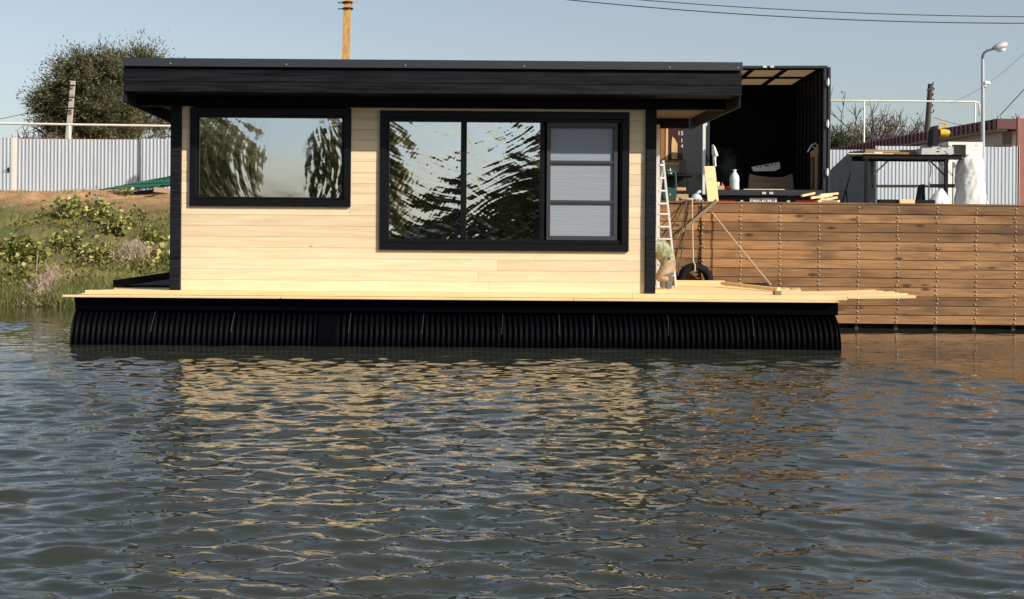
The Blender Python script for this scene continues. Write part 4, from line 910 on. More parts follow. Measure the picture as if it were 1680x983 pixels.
for i in range(8):
    for k in range(14): a0_ = i*14+k; b0_ = i*14+(k+1) % 14; m.f.append((a0_, b0_, b0_+14, a0_+14))
n0 = len(m.v); m.tube([c_ + Vector((0, 0, 0.05)), c_ + Vector((0.02, 0, 0.09)), c_ + Vector((0.06, 0.0, 0.105))], [0.03, 0.018, 0.022], 7)
one('plastic_bag', m, M['bluebag'], 'knotted pale blue plastic bag on the quay edge above the tyre', 'bag', smooth_=True)
m = MB(); c_ = P(1126, 330, YW+0.2); c_.z = capz(c_.x)+0.014
pts = [c_ + Vector((0.10*(1+0.1*math.sin(5*t))*math.cos(t), 0.07*math.sin(t), 0.012*t/6.3*1.2)) for t in np.linspace(0, 6.3*2.6, 44)]
m.tube(pts, 0.011, 6); one('rope_coil', m, M['rope'], 'coil of pale rope on the quay edge beside the blue bag', 'rope')
m = MB(); c_ = P(1137, 276, 25.0)
hosep = [P(1097, 283, 25.1), P(1103, 281, 25.1), P(1108, 284, 25.1), P(1109, 300, 25.1), P(1108.5, 318, 25.1)]; hosep[-1].z = GZ+0.02
one('bench_hose', MB().tube(hosep, 0.018, 7), M['green'], 'dark green hose bent over the front of the black bench', 'hose')
for (u0, u1, v0, v1, lb, mm, cat) in ((1096, 1103, 276, 285, 'small green power tool left on the black bench', 'palegreen', 'tool'), (1088, 1093, 270, 285, 'dark bottle at the left end of the black bench', 'blackplastic', 'bottle')):
    a_, b_ = P(u0, v1, 25.6), P(u1, v0, 25.6); one('bench_tool', MB().lathe(((a_.x+b_.x)/2, 25.62, zt_+0.002), [((b_.x-a_.x)/2, 0), ((b_.x-a_.x)/2, (b_.z-zt_)*0.6), ((b_.x-a_.x)*0.2, (b_.z-zt_)*0.75), ((b_.x-a_.x)*0.2, (b_.z-zt_))], 12), M[mm], lb, cat)
a_ = P(1108, 308, 24.2); st_ = thing('small_stool', (a_.x+0.12, 24.2, GZ), 'small stool with tan seat before the black bench', 'stool')
MB().bbox(a_.x, P(1124, 308, 24.2).x, 24.1, 24.35, zy(1115, 311, 24.2)-0.03, zy(1115, 308, 24.2), 0.012).build('seat', M['card'], st_)
for sx in (0.02, 0.15):
    for dy in (0.13, 0.32): MB().bar((a_.x+sx, 24.0+dy, GZ), (a_.x+sx, 24.0+dy, zy(1115, 311, 24.2)-0.03), 0.02, 0.02).build('leg', M['steel_dark'], st_)

# ------------------------------------------------------------------ saw bench on the right
yb = 21.5
sb = thing('saw_bench', (P(1496, 336, yb).x, yb, GZ), 'black steel work bench carrying the yellow mitre saw', 'work bench')
x0, x1 = P(1416, 258, yb).x, P(1578, 258, yb).x; zt_ = zy(1496, 253.5, yb); zb_ = zy(1496, 261.5, yb)
MB().bbox(x0, x1, yb-0.02, yb+0.05, zb_, zt_-0.012, 0.006).build('front_rail', M['steel_dark'], sb); MB().bbox(x0, x1, yb+0.55, yb+0.62, zb_, zt_-0.012, 0.006).build('rear_rail', M['steel_dark'], sb)
MB().bbox(x0-0.02, x1+0.1, yb-0.04, yb+0.64, zt_-0.011, zt_, 0.004).build('top', M['steel_dark'], sb)
for (u, dy, mm) in ((1421, 0.015, 'steel_dark'), (1430, 0.57, 'galv_dark'), (1552, 0.015, 'steel_dark'), (1565.5, 0.57, 'alu')):
    x_ = P(u, 300, yb+dy).x; MB().bar((x_, yb+dy, GZ), (x_, yb+dy, zb_-0.001), 0.05, 0.05, (0, 1, 0)).build('leg', M[mm], sb)
for (u0, v0, u1, v1, dy, mm) in ((1431, 288, 1459, 262, 0.57, 'galv'), (1524, 262, 1552, 290, 0.0, 'steel_dark'), (1536, 262, 1564, 289, 0.57, 'galv'), (1569, 261, 1576, 270, 0.5, 'alu')):
    MB().bar(P(u0, v0, yb+dy), P(u1, v1, yb+dy), 0.02, 0.022).build('brace', M[mm], sb)
MB().bar(P(1430, 305.5, yb+0.56), P(1524, 305.5, yb+0.56), 0.03, 0.045).build('crossbar', M['oldwood'], sb); MB().bar(P(1524, 305, yb+0.56), P(1566, 305, yb+0.56), 0.03, 0.06).build('crossbar', M['steel_dark'], sb)
# planks on the bench
for i, (u0, u1, v, dy, h_, mm, lb) in enumerate(((1392, 1466, 254, 0.10, 0.018, 'pine_y', 'long thin pale lath poking out left over the bench top'), (1418, 1450, 249.5, 0.34, 0.05, 'oldwood', 'short brown plank on the left of the bench top'), (1446, 1510, 249.5, 0.42, 0.06, 'stain', 'dark brown plank lying on the bench towards the saw'), (1434, 1448, 250.5, 0.22, 0.05, 'paleboard', 'short pale block on the bench top'), (1420, 1530, 246.5, 0.52, 0.11, 'oldwood', 'long brown board on edge along the rear of the bench'))):
    a_, b_ = P(u0, v, yb+dy), P(u1, v, yb+dy); one('bench_plank', MB().bbox(a_.x, b_.x, yb+dy, yb+dy+0.07, zt_+0.002, zt_+0.002+h_, 0.003), M[mm], lb, 'plank')
# mitre saw
sx_ = P(1535, 250, yb+0.3).x
sw = thing('mitre_saw', (sx_, yb+0.3, zt_), 'yellow and black mitre saw with its head raised on the bench', 'saw')
def SB(u, v, dy=0.2): return P(u, v, yb+dy)
m = MB(); m.prism([SB(1511, 253), SB(1513, 243), SB(1525, 243), SB(1548, 246), SB(1552, 253)], (0, 0.3, 0)); 
for v_ in m.v:
    if v_.z < zt_+0.02: v_.z = zt_+0.002
m.build('base', M['grey_metal'], sw)
MB().lathe((sx_, yb+0.33, zt_+0.045), [(0.13, 0), (0.135, 0.02), (0.13, 0.03)], 24).build('turntable', M['blackplastic'], sw)
f_ = MB(); a_, b_ = SB(1509, 245, 0.42), SB(1536, 242, 0.42); f_.prism([SB(1509, 247, 0.42), SB(1511, 238.5, 0.42), SB(1524, 238.5, 0.42), SB(1536, 242, 0.42), SB(1536, 247, 0.42)], (0, 0.03, 0)); f_.build('fence', M['grey_metal'], sw)
f_ = MB(); f_.prism([SB(1540, 247, 0.42), SB(1540, 241, 0.42), SB(1561, 244, 0.42), SB(1564, 240, 0.42), SB(1565, 253, 0.42), SB(1559, 253, 0.42)], (0, 0.03, 0)); f_.build('fence', M['grey_metal'], sw)
MB().bar(SB(1539, 244, 0.5), SB(1553, 249.5, 0.3), 0.04, 0.03).build('arm', M['grey_metal'], sw)
q = [SB(1530, 239), SB(1531.5, 220), SB(1532.5, 212), SB(1535, 206.5), SB(1538.5, 205.5), SB(1539.5, 215), SB(1540, 230), SB(1538.5, 239.5)]
MB().prism(q, (0, 0.24, 0)).build('blade_guard', M['blackplastic'], sw)
c0, c1 = SB(1540, 218.5, 0.3), SB(1558, 219.5, 0.3); lm = MB().lathe((c0.x, c0.y, c0.z), [(0.05, 0), (0.066, 0.012), (0.066, 0.12), (0.056, 0.13), (0.056, 0.165)], 20, 'X'); autosmooth(lm.build('motor', M['yellow'], sw), 40)
MB().lathe((c0.x+0.165, c0.y, c0.z), [(0.05, 0), (0.045, 0.018)], 16, 'X').build('motor_cap', M['blackplastic'], sw)
hp = [SB(1541, 212), SB(1540.5, 205), SB(1543, 201.5), SB(1549, 201.5), SB(1552.5, 204), SB(1551.5, 207.5), SB(1546, 209.5), SB(1541, 211)]
MB().tube(hp, 0.013, 8).build('handle', M['yellow'], sw)
MB().tube([SB(1540, 226), SB(1541, 236), SB(1546, 241, 0.4), SB(1553, 238.5, 0.45), SB(1560, 241, 0.45)], 0.007, 6).build('cable', M['blackplastic'], sw)
# white cabinet with opening
yc = 22.35; x0, x1 = P(1556, 236, yc).x, P(1612.5, 236, yc).x; za, zb2_ = zy(1585, 233, yc), GZ; ox0, ox1 = P(1562, 240, yc).x, P(1585, 240, yc).x; oz0, oz1 = zy(1575, 258, yc), zy(1575, 237.5, yc)
cbn = thing('white_cabinet', (x0, yc, GZ), 'white open fronted cabinet standing behind the big white sack', 'cabinet')
m = MB(); m.box(x0, ox0, yc, yc+0.03, zb2_, za); m.box(ox1, x1, yc, yc+0.03, zb2_, za); m.box(ox0, ox1, yc, yc+0.03, oz1, za); m.box(ox0, ox1, yc, yc+0.03, zb2_, oz0); m.build('front', M['white'], cbn)
m = MB(); m.box(x0, x1, yc+0.031, yc+0.45, za-0.03, za); m.box(x0, x0+0.03, yc+0.031, yc+0.45, zb2_, za-0.031); m.box(x1-0.03, x1, yc+0.031, yc+0.45, zb2_, za-0.031); m.box(x0+0.031, x1-0.031, yc+0.42, yc+0.45, zb2_, za-0.031); m.build('carcass', M['white'], cbn)
q = P(1602, 238.5, yc); MB().box(q.x-0.022, q.x+0.022, yc-0.004, yc-0.001, q.z-0.008, q.z+0.008).build('slot', M['grey_metal'], cbn)
# sacks
def sack(name, cx, cy, z0, prof, lean, label, seed, cat='sack', dep=0.75, mm='sack'):
    m = MB(); n = 56; H = prof[-1][1]; rs = 64
    for j in range(rs+1):
        h = H*j/rs; r_ = np.interp(h, [p_[1] for p_ in prof], [p_[0] for p_ in prof]); cxx = cx + lean*(h/H)
        for k in range(n):
            a_ = 2*math.pi*k/n; d_ = Vector((math.cos(a_), math.sin(a_), 0))
            f1 = mnoise.noise(Vector((d_.x*1.3+seed, d_.y*1.3, h*3.2))); f2 = mnoise.noise(Vector((d_.x*3.0, d_.y*3.0+seed, h*4.5 + 1.6*d_.x)))
            f3 = max(0, 1-3.2*abs(mnoise.noise(Vector((d_.x*1.7+seed, d_.y*1.7, h*6.5 - 2.2*d_.x))))); nk = max(0, (h/H-0.72)/0.28)
            q = r_*(1 + 0.13*f1 + 0.05*f2 - 0.07*f3 + nk*0.16*mnoise.noise(Vector((a_*3.0+seed, h*3, 1.0)))); m.v.append(Vector((cxx + d_.x*q, cy + d_.y*q*dep, z0 + h)))
    for j in range(rs):
        for k in range(n): a0_ = j*n+k; b0_ = j*n+(k+1) % n; m.f.append((a0_, b0_, b0_+n, a0_+n))
    m.f.append(tuple(range(n))[::-1]); m.f.append(tuple(rs*n+k for k in range(n)))
    return one(name, m, M[mm], label, cat, smooth_=True)
ysk = 21.55; c_ = P(1591, 300, ysk); hs_ = zy(1590, 257, ysk) - GZ
sack('big_sack', c_.x, ysk, GZ+0.002, [(0.20, 0), (0.24, 0.06), (0.25, hs_*0.35), (0.235, hs_*0.6), (0.215, hs_*0.8), (0.205, hs_*0.9), (0.185, hs_*0.96), (0.10, hs_)], 0.02, 'tall bulging white woven sack beside the bench', 3.1)
c_ = P(1537, 325, ysk-0.2); h2_ = zy(1540, 309, ysk-0.2) - GZ
sack('small_sack', c_.x, ysk-0.1, GZ+0.002, [(0.15, 0), (0.175, 0.08), (0.165, h2_*0.55), (0.11, h2_*0.8), (0.04, h2_*0.95), (0.015, h2_)], 0.11, 'small slumped white sack under the bench', 8.4)
a_ = P(1512, 330, yb+0.2); m = MB(); m.prism([(a_.x-0.07, yb+0.2, GZ), (a_.x+0.075, yb+0.2, GZ), (a_.x+0.06, yb+0.2, zy(0, 318, yb+.2)+0.06), (a_.x+0.045, yb+0.2, zy(1516, 302, yb+0.2)), (a_.x+0.02, yb+0.2, zy(1514, 303, yb+0.2)), (a_.x-0.01, yb+0.2, zy(1512, 318, yb+.2))], (0, 0.22, 0)); one('black_case', m, M['blackplastic'], 'upright black tool case under the bench beside the small sack', 'tool case')
for (u0, u1, v0, v1, mm, lb, dy) in ((1443, 1478, 329.5, 336.5, 'steel_dark', 'black steel bar lying on the quay under the bench left of the pale block', 0.3), (1476, 1501, 328.5, 336, 'pine_y', 'pale sawn block between two black bars under the bench', 0.25), (1500, 1534, 330, 336.5, 'steel_dark', 'black steel bar lying on the quay under the small sack', 0.3)):
    a_, b_ = P(u0, v1, YW+dy), P(u1, v0, YW+dy); zc = capz(a_.x)+0.004; one('quay_bar', MB().bbox(a_.x, b_.x, YW+dy, YW+dy+0.12, zc, zc+0.062, 0.003), M[mm], lb, 'bar')
one('white_pole', MB().tube([(P(1632, 338, 22.0).x, 22.0, GZ+0.002), P(1608, 309, 22.3)], 0.012, 8), M['white'], 'thin white pole leaning right of the big sack', 'pole')
one('power_cord', MB().tube([P(1524, 263, 22.0), P(1527, 275, 22.0), P(1525, 300, 22.0), (P(1523, 330, 22.0).x, 22.0, GZ+0.01)], 0.009, 6), M['white'], 'white power cord hanging down behind the bench', 'cord')

# ------------------------------------------------------------------ fences, gate, building on the right
def corr_sheet(parent, x0, x1, y, z0, z1, pitch, depth, m, top_d=0.0):
    prof = []; x = x0
    while x < x1 - 1e-4:
        for t, d in ((0.0, 0), (0.46, 0), (0.60, -depth), (0.86, -depth)):
            xx = x + t*pitch
            if xx < x1: prof.append((xx, y + d))
        x += pitch
    prof.append((x1, y)); b = MB(); n = len(prof)
    for (xx, yy) in prof: b.v.append(Vector((xx, yy, z0)))
    for (xx, yy) in prof: b.v.append(Vector((xx, yy, z1)))
    for (xx, yy) in prof: b.v.append(Vector((xx, yy+0.004, z1)))
    for (xx, yy) in prof: b.v.append(Vector((xx, yy+0.004, z0)))
    for i in range(n-1): b.f += [(i, i+1, i+1+n, i+n), (i+n, i+1+n, i+1+2*n, i+2*n), (i+2*n, i+1+2*n, i+1+3*n, i+3*n)]
    return b.build('sheet', m, parent)
YFL = 51.0
fl = thing('sheet_fence', (-12, YFL, 3), 'long galvanised corrugated sheet fence along the top of the grassy bank', 'fence')
def zrow(v, u=130): return zy(u, v, YFL)
xa = P(27, 270, YFL).x; xb = P(225, 270, YFL).x; pitchL = 0.137
x = xa; ztf, zbf = zy(100, 228.5, YFL), 2.85
while x < xb - 0.05: corr_sheet(fl, x, min(x + pitchL*8, xb), YFL + random.uniform(-.004, .004), zbf, ztf, pitchL, 0.027, M['galv']); x += pitchL*8
x = P(231, 270, YFL).x; xe = 3.0
while x < xe: corr_sheet(fl, x, min(x + pitchL*8, xe), YFL+0.02 + random.uniform(-.004, .004), zbf, ztf+0.04, pitchL, 0.027, M['galv']); x += pitchL*8
MB().box(xa, xb, YFL+0.01, YFL+0.06, ztf-0.03, ztf+0.02).build('top_rail', M['red_rust'], fl)
MB().bbox(xb-0.03, xb+0.11, YFL+0.03, YFL+0.13, 2.8, ztf-0.05, 0.01).build('post', M['galv_dark'], fl)
gt = thing('sheet_gate', (P(10, 300, YFL).x, YFL, 3), 'corrugated sheet gate with a black handle at the far left', 'gate')
x = P(20, 270, YFL).x
for k in range(4): corr_sheet(gt, x - pitchL*8*(k+1), x - pitchL*8*k, YFL-0.01, 2.95, zy(10, 225.5, YFL), pitchL, 0.027, M['galv'])
c_ = P(14, 279, YFL-0.05); MB().bbox(c_.x-0.04, c_.x+0.03, YFL-0.06, YFL-0.035, c_.z-0.1, c_.z+0.1, 0.01).bar((c_.x-0.01, YFL-0.09, c_.z), (c_.x-0.14, YFL-0.09, c_.z), 0.02, 0.02).build('handle', M['blackplastic'], gt)
MB().bbox(P(20, 270, YFL).x+0.004, P(27, 270, YFL).x-0.004, YFL-0.03, YFL+0.08, 2.8, zy(20, 226, YFL), 0.008).build('post', M['cream_paint'], gt)

YFR = 33.0
fr2 = thing('yard_fence', (P(1500, 300, YFR).x, YFR, GZ), 'pale corrugated sheet fence behind the saw bench', 'fence')
x = P(1436, 300, YFR).x; xe = P(1667, 300, YFR).x; zt_ = zy(1550, 240.5, YFR)
while x < xe - 0.02: corr_sheet(fr2, x, min(x+1.08, xe), YFR, GZ+0.04, zt_, 0.09, 0.012, M['galv']); x += 1.08
MB().bbox(xe+0.004, xe+0.07, YFR-0.02, YFR+0.06, GZ, zt_+0.02, 0.006).build('post', M['cream_paint'], fr2)
x = P(1357, 300, YFR).x - 2.0; fr3 = thing('rear_yard_fence', (x, YFR+1.2, GZ), 'shaded stretch of sheet fence between the truck and the bench', 'fence')
while x < P(1432, 300, YFR+1.2).x: corr_sheet(fr3, x, x+1.08, YFR+1.2, GZ+0.02, zy(1400, 246, YFR+1.2), 0.09, 0.012, M['galv']); x += 1.08
# dull shadow sheet added for the shadow on the fence, slanted at the top left
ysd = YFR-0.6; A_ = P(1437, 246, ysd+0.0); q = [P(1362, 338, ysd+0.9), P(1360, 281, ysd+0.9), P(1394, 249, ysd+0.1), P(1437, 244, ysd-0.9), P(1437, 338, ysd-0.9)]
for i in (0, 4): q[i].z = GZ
one('shadow_sheet', MB().prism(q, (0.03, 0.02, 0)), M['galv_dark'], 'dull blue grey shadow sheet standing for the slanting shade on the fence right of the truck', 'shadow sheet')
xg0 = P(1671, 300, YFR+0.02).x; rg_ = thing('red_gate', (xg0, YFR+0.02, GZ), 'flaking red painted metal gate leaf at the right edge', 'gate')
MB().bbox(xg0, xg0+1.9, YFR+0.02, YFR+0.06, GZ+0.05, zy(1675, 194, YFR+0.02), 0.006).build('leaf', M['red_rust'], rg_); MB().bbox(xg0-0.05, xg0-0.002, YFR-0.02, YFR+0.08, GZ, zy(1675, 192, YFR+0.02), 0.006).build('post', M['red_rust'], rg_)
# long building running away behind the fence
b0, b1 = P(1668, 200, 37.0), P(1385, 250, 49.0); ze = HC + 207*37/F
bl = thing('long_building', (b0.x, 37, GZ), 'long low cream building with maroon roof edge behind the fence', 'building')
d_ = Vector((b1.x - b0.x, 12.0, 0)); wallh = ze - 0.30
MB().prism([(b0.x-0.3, 37.2, GZ), (b1.x-0.3, 49, GZ), (b1.x+5, 49, GZ), (b0.x+5, 37.2, GZ)], (0, 0, wallh-GZ)).build('wall', M['plaster'], bl)
m = MB(); m.prism([(b0.x-0.62, 36.8, wallh+0.02), (b1.x-0.62, 49.3, wallh+0.02), (b1.x+5.3, 49.3, wallh+0.02), (b0.x+5.3, 36.8, wallh+0.02)], (0, 0, 0.28)); rf2 = m.build('roof', M['maroon'], bl)
for k in range(46):
    t = k/46; x_ = b0.x-0.625 + (b1.x-b0.x)*t; y_ = 36.85 + 12.4*t; MB().bar((x_-0.01, y_, wallh+0.03), (x_-0.01, y_, wallh+0.29), 0.05, 0.03, (0, 1, 0)).build('rib', M['maroon'], rf2)
MB().prism([(b0.x-0.6, 36.85, wallh-0.03), (b1.x-0.6, 49.2, wallh-0.03), (b1.x-0.31, 49.2, wallh-0.03), (b0.x-0.31, 36.85, wallh-0.03)], (0, 0, 0.045)).build('eaves', M['oldwood'], bl)
cab_ = []
for k in range(30):
    t = k/29; cab_.append((b0.x-0.34 + (b1.x-b0.x)*t*0.6, 37.25+7*t, wallh - 0.45 - 0.5*t + 0.04*math.sin(k*1.9)))
MB().tube(cab_, 0.03, 6).build('cable', M['wire'], bl)
MB().box(b0.x-0.32, b0.x-0.05, 37.16, 37.195, GZ, wallh).build('corner_trim', M['doordark'], bl)
for u, h_ in ((1638, 0.22), (1668, 0.30)):
    c_ = P(u, 191, 40); a_ = thing('roof_aerial', (c_.x, 40, wallh+0.3), 'small metal aerial on the roof, ' + ('nearer the lamp post' if u == 1638 else 'at the right roof end'), 'aerial')
    MB().tube([(c_.x, 40, wallh+0.3), (c_.x, 40, wallh+0.3+h_)], 0.02, 6).build('mast', M['grey_metal'], a_)
    m = MB()
    for k in range(7): t_ = k*0.9; m.tube([(c_.x, 40, wallh+0.32+h_*0.8), (c_.x+0.2*math.cos(t_), 40+0.1*math.sin(t_*2), wallh+0.34+h_*0.8+0.18*math.sin(t_))], 0.012, 5)
    m.build('rods', M['pole_wood'], a_)
# street lamp
yl_ = 30.0; a_ = P(1612, 335, yl_); sl_ = thing('street_lamp', (a_.x, yl_, GZ), 'tall galvanised street lamp with one bent arm', 'street lamp')
t1 = P(1612, 97, yl_); MB().tube([(a_.x, yl_, GZ), (a_.x, yl_, P(0, 235, yl_).z), t1], [0.045, 0.041, 0.034], 12).build('pole', M['galv'], sl_)
MB().tube([t1 + Vector((0, 0, -0.3)), t1, P(1612.5, 91, yl_), P(1615, 86.5, yl_), P(1620, 83, yl_), P(1630, 80, yl_)], [0.028]*6, 10).build('arm', M['galv_dark'], sl_)
h0, h1 = P(1629, 80, yl_), P(1652, 72.5, yl_); hd = MB().tube([h0, h0.lerp(h1, 0.25), h0.lerp(h1, 0.7), h1], [0.04, 0.075, 0.10, 0.05], 10); o = hd.build('lamp_head', M['grey_metal'], sl_, True)
MB().tube([h0.lerp(h1, 0.3) - Vector((0, 0, 0.06)), h0.lerp(h1, 0.8) - Vector((0, 0, 0.075))], [0.05, 0.07], 10).build('lens', M['white'], o, True)
m = MB(); c_ = P(1616, 137, yl_); m.bbox(c_.x-0.03, c_.x+0.1, yl_-0.06, yl_+0.06, c_.z-0.03, c_.z+0.05, 0.012); m.tube([(c_.x-0.06, yl_, c_.z-0.05), (c_.x+0.03, yl_-0.03, c_.z-0.08)], 0.03, 8); m.build('camera_box', M['white'], sl_)
# gas pipes on posts
def pipe(name, pts, r_, posts, zb, label, m):
    g_ = thing(name, pts[0], label, 'pipe'); o = MB().tube(pts, r_, 10).build('pipe_run', m, g_, True)
    for q in posts: MB().tube([(q.x, q.y, zb), (q.x, q.y, q.z)], r_*0.9, 10).build('post', m, g_, True)
pipe('gas_pipe', [P(1250, 165, 52), P(1418, 165.5, 52), P(1600, 167, 52), P(1605, 168.5, 52), P(1606.5, 172, 52), P(1607, 190, 52)], 0.034, [P(1418, 165.5, 52), P(1600, 167, 52)], 1.9, 'cream raised gas pipe on posts behind the right yard', M['cream_paint'])
pipe('gas_pipe', [P(-150, 201.5, 53.5), P(0, 202.5, 53.5), P(115, 204.5, 53.5), P(282, 207, 53.5), P(420, 209, 53.5)], 0.048, [P(114, 204.5, 53.5), P(360, 208, 53.5), P(-80, 202, 53.5)], 3.0, 'white raised gas pipe running above the left fence', M['cream_paint'])

# ------------------------------------------------------------------ poles and wires
def pole(name, u0, v0, u1, v1, Y, w0, w1, m, label, zb, square=True):
    a_, b_ = P(u0, v0, Y), P(u1, v1, Y); g_ = thing(name, (a_.x, Y, zb), label, 'utility pole'); d = (b_ - a_); base = a_ + d*((zb - a_.z)/d.z)
    MB().tube([base, b_], [w0*1.15, w1], 4 if square else 12).build('shaft', m, g_); return g_, b_
g_, top = pole('utility_pole', 567.5, 98, 571, -40, 45, 0.18, 0.165, M['rust_pole'], 'ochre stained concrete utility pole rising behind the house roof', 3.0)
for v in (4, 14):
    c_ = P(569.5, v, 44.8); MB().lathe((c_.x, 45, c_.z), [(0.18, 0), (0.18, 0.05)], 12).build('band', M['steel_dark'], g_); MB().bar((c_.x-0.32, 44.9, c_.z), (c_.x+0.2, 44.9, c_.z+0.02), 0.03, 0.03).build('bracket', M['steel_dark'], g_)
MB().bar(P(576, 10, 44.9), P(590, -6, 44.9), 0.05, 0.05).build('stay', M['concrete'], g_)
g_, top = pole('utility_pole', 112, 228, 120, 133, 58, 0.15, 0.12, M['concrete'], 'pale concrete utility pole standing before the big tree', 3.0)
for v in (141, 160, 178):
    c_ = P(118.5 - (v-133)*0.06, v, 57.9); MB().bar((c_.x-0.16, 57.8, c_.z), (c_.x+0.16, 57.8, c_.z), 0.05, 0.06).build('bracket', M['steel_dark'], g_)
MB().bar(P(118, 178, 57.7), P(126, 177, 57.7), 0.05, 0.05).build('insulator', M['blackplastic'], g_)
g_, top = pole('utility_pole', 1522, 205, 1526.5, 138, 60, 0.13, 0.11, M['pole_wood'], 'dark tarred utility pole with step irons beyond the long roof', 1.9, False)
for k in range(6):
    c_ = P(1528.5 if k < 3 else 1528, 140 + k*9, 59.9); MB().tube([c_, c_ + Vector((0.1 if k % 2 else 0.06, 0, 0.03)), c_ + Vector((0.1 if k % 2 else 0.06, 0, 0.13))], [0.02, 0.02, 0.045], 6).build('insulator', M['pole_wood'], g_)
MB().bar(P(1520, 148, 59.9), P(1531, 143, 59.9), 0.05, 0.05).build('crossarm', M['pole_wood'], g_)
def wire(pts, label, r_=0.012):
    n = len(pts); us = np.array([p_[0] for p_ in pts], float); vv = np.array([p_[1] for p_ in pts], float); co = np.polyfit(us, vv, min(2, n-1)); uu = np.linspace(us[0], us[-1], 26)
    one('overhead_wire', MB().tube([P(u, np.polyval(co, u), pts[0][2]) for u in uu], r_, 5), M['wire'], label, 'wire')
wire([(640, -38, 36), (900, 0, 36), (1290, 27, 36), (1500, 34, 36), (1900, 36, 36)], 'lower of the two long black wires at the top right', 0.014)
wire([(760, -30, 36), (1020, 0, 36), (1350, 18, 36), (1680, 26, 36), (1900, 27, 36)], 'upper of the two long black wires at the top right', 0.012)
wire([(-120, 212, 57), (0, 195, 57), (60, 182, 57), (115, 165, 57)], 'thin wire coming in from the left to the concrete pole', 0.012)
wire([(118, 138, 57.6), (160, 150, 57.6), (240, 158, 57.6), (330, 160, 57.6)], 'thin wire from the concrete pole across the tree', 0.012)
wire([(1530, 192, 59), (1555, 200, 59), (1590, 207, 59)], 'short sagging wire right of the tarred pole', 0.012)
wire([(1640, 190, 41), (1680, 147, 41), (1750, 70, 41)], 'steep wire rising at the right from the roof aerial', 0.014)
wire([(1560, 168, 50), (1620, 140, 50), (1680, 85, 50), (1740, 20, 50)], 'faint thin wire rising past the street lamp', 0.007)

# ------------------------------------------------------------------ vegetation
def rand_unit(n, rs):
    v = rs.normal(size=(n, 3)); return v/np.linalg.norm(v, axis=1)[:, None]
def leaf_quads(pos, dirs, length, width, rs):
    """pointed leaf made of two triangles sharing the midrib (quad)"""
    n = len(pos); d = dirs/np.linalg.norm(dirs, axis=1)[:, None]; s = np.cross(d, rand_unit(n, rs)); s /= np.linalg.norm(s, axis=1)[:, None] + 1e-9
    L = length[:, None]; Wd = width[:, None]
    v = np.stack([pos, pos + d*L*0.5 + s*Wd, pos + d*L, pos + d*L*0.5 - s*Wd], 1).reshape(-1, 3)
    f = np.arange(n*4).reshape(n, 4); return v, f
def branches(base, height, rs, levels=3, n0=7, spread=0.9, r0=0.12, droop=0.0):
    """recursive limbs; returns tube mesh builder + list of twig segments"""
    mb = MB(); twigs = []
    def grow(p, d, L, r_, lev):
        pts = [p]; q = p.copy(); dd = d.copy()
        for k in range(4):
            dd = (dd + Vector(rs.normal(size=3))*0.13 + Vector((0, 0, 0.05 - droop*lev*0.06))).normalized(); q = q + dd*L/4; pts.append(q.copy())
        mb.tube(pts, [r_*(1-0.16*k) for k in range(5)], 6 if lev < 2 else 4, cap=False); twigs.append((lev, pts))
        if lev < levels:
            for k in range(n0 if lev == 0 else rs.randint(3, 6)):
                t = rs.uniform(0.35, 1.0); i = min(3, int(t*4)); s_ = pts[i].lerp(pts[i+1], t*4-i); nd = (dd + Vector(rs.normal(size=3))*spread).normalized()
                nd.z = abs(nd.z)*0.8 + 0.1 if lev < 2 else nd.z; grow(s_, nd.normalized(), L*rs.uniform(0.5, 0.75), max(0.006, r_*0.5), lev+1)
    grow(Vector(base), Vector((0, 0, 1)), height*0.5, r0, 0); return mb, twigs
def tree(u, vtop, Y, zb, wpx, label, seed, lobes, nleaf, lm, Ls=(0.14, 0.26), Wr=0.10, droop=0.5):
    rs = np.random.RandomState(seed); base = P(u, 200, Y); base.z = zb; top = P(u, vtop, Y).z; H = top - zb
    t_ = thing('tree', base, label, 'tree'); mb, tw = branches(base, H*0.8, rs, 3, 8, 0.8, 0.15); mb.build('trunk', M['bark'], t_, True)
    P_, D_ = [], []
    for (du, v, rx, rz, wgt) in lobes:
        c_ = P(u + du, v, Y); sx = rx*Y/F; sz = rz*Y/F; nclump = int(58*wgt)
        for _ in range(nclump):
            d_ = rand_unit(1, rs)[0]; rr = rs.uniform(0.35, 1.0)**0.6; cc = np.array([c_.x + d_[0]*sx*rr, c_.y + d_[1]*sx*rr*0.9, c_.z + d_[2]*sz*rr]); n = int(nleaf*rs.uniform(0.6, 1.3)); sg = rs.uniform(0.12, 0.24)
            out = np.array([d_[0], d_[1], d_[2]*0.6 + 0.25]); ax = out/np.linalg.norm(out); along = rs.normal(size=n)*sg*1.9
            pp = cc + ax[None]*along[:, None] + rs.normal(size=(n, 3))*sg*0.55; P_.append(pp); D_.append(np.tile(ax, (n, 1))*1.0 + rs.normal(size=(n, 3))*0.55 + np.array([0, 0, -0.25*droop]))
    P_ = np.concatenate(P_); D_ = np.concatenate(D_); n = len(P_); L_ = rs.uniform(*Ls, n)
    v, f = leaf_quads(P_, D_, L_, L_*Wr, rs); np_mesh('crown', v, f, lm, t_); return n
tree(150, 85, 60, 3.0, 200, 'big grey green tree behind the left fence and concrete pole', 21,
     [(0, 150, 52, 44, 2.4), (-50, 160, 34, 34, 1.6), (-22, 116, 30, 26, 1.2), (-62, 196, 28, 24, 1.0), (30, 190, 56, 36, 2.0), (28, 116, 32, 22, 1.0), (-16, 205, 58, 24, 1.6), (-80, 172, 16, 14, 0.35)], 105, M['leaf_grey'])
tree(238, 88, 63, 3.0, 110, 'second grey green tree half hidden behind the roof', 33, [(-10, 130, 46, 44, 1.5), (8, 190, 52, 34, 1.5), (-30, 112, 26, 24, 0.7), (5, 108, 30, 18, 0.5)], 100, M['leaf_grey'])
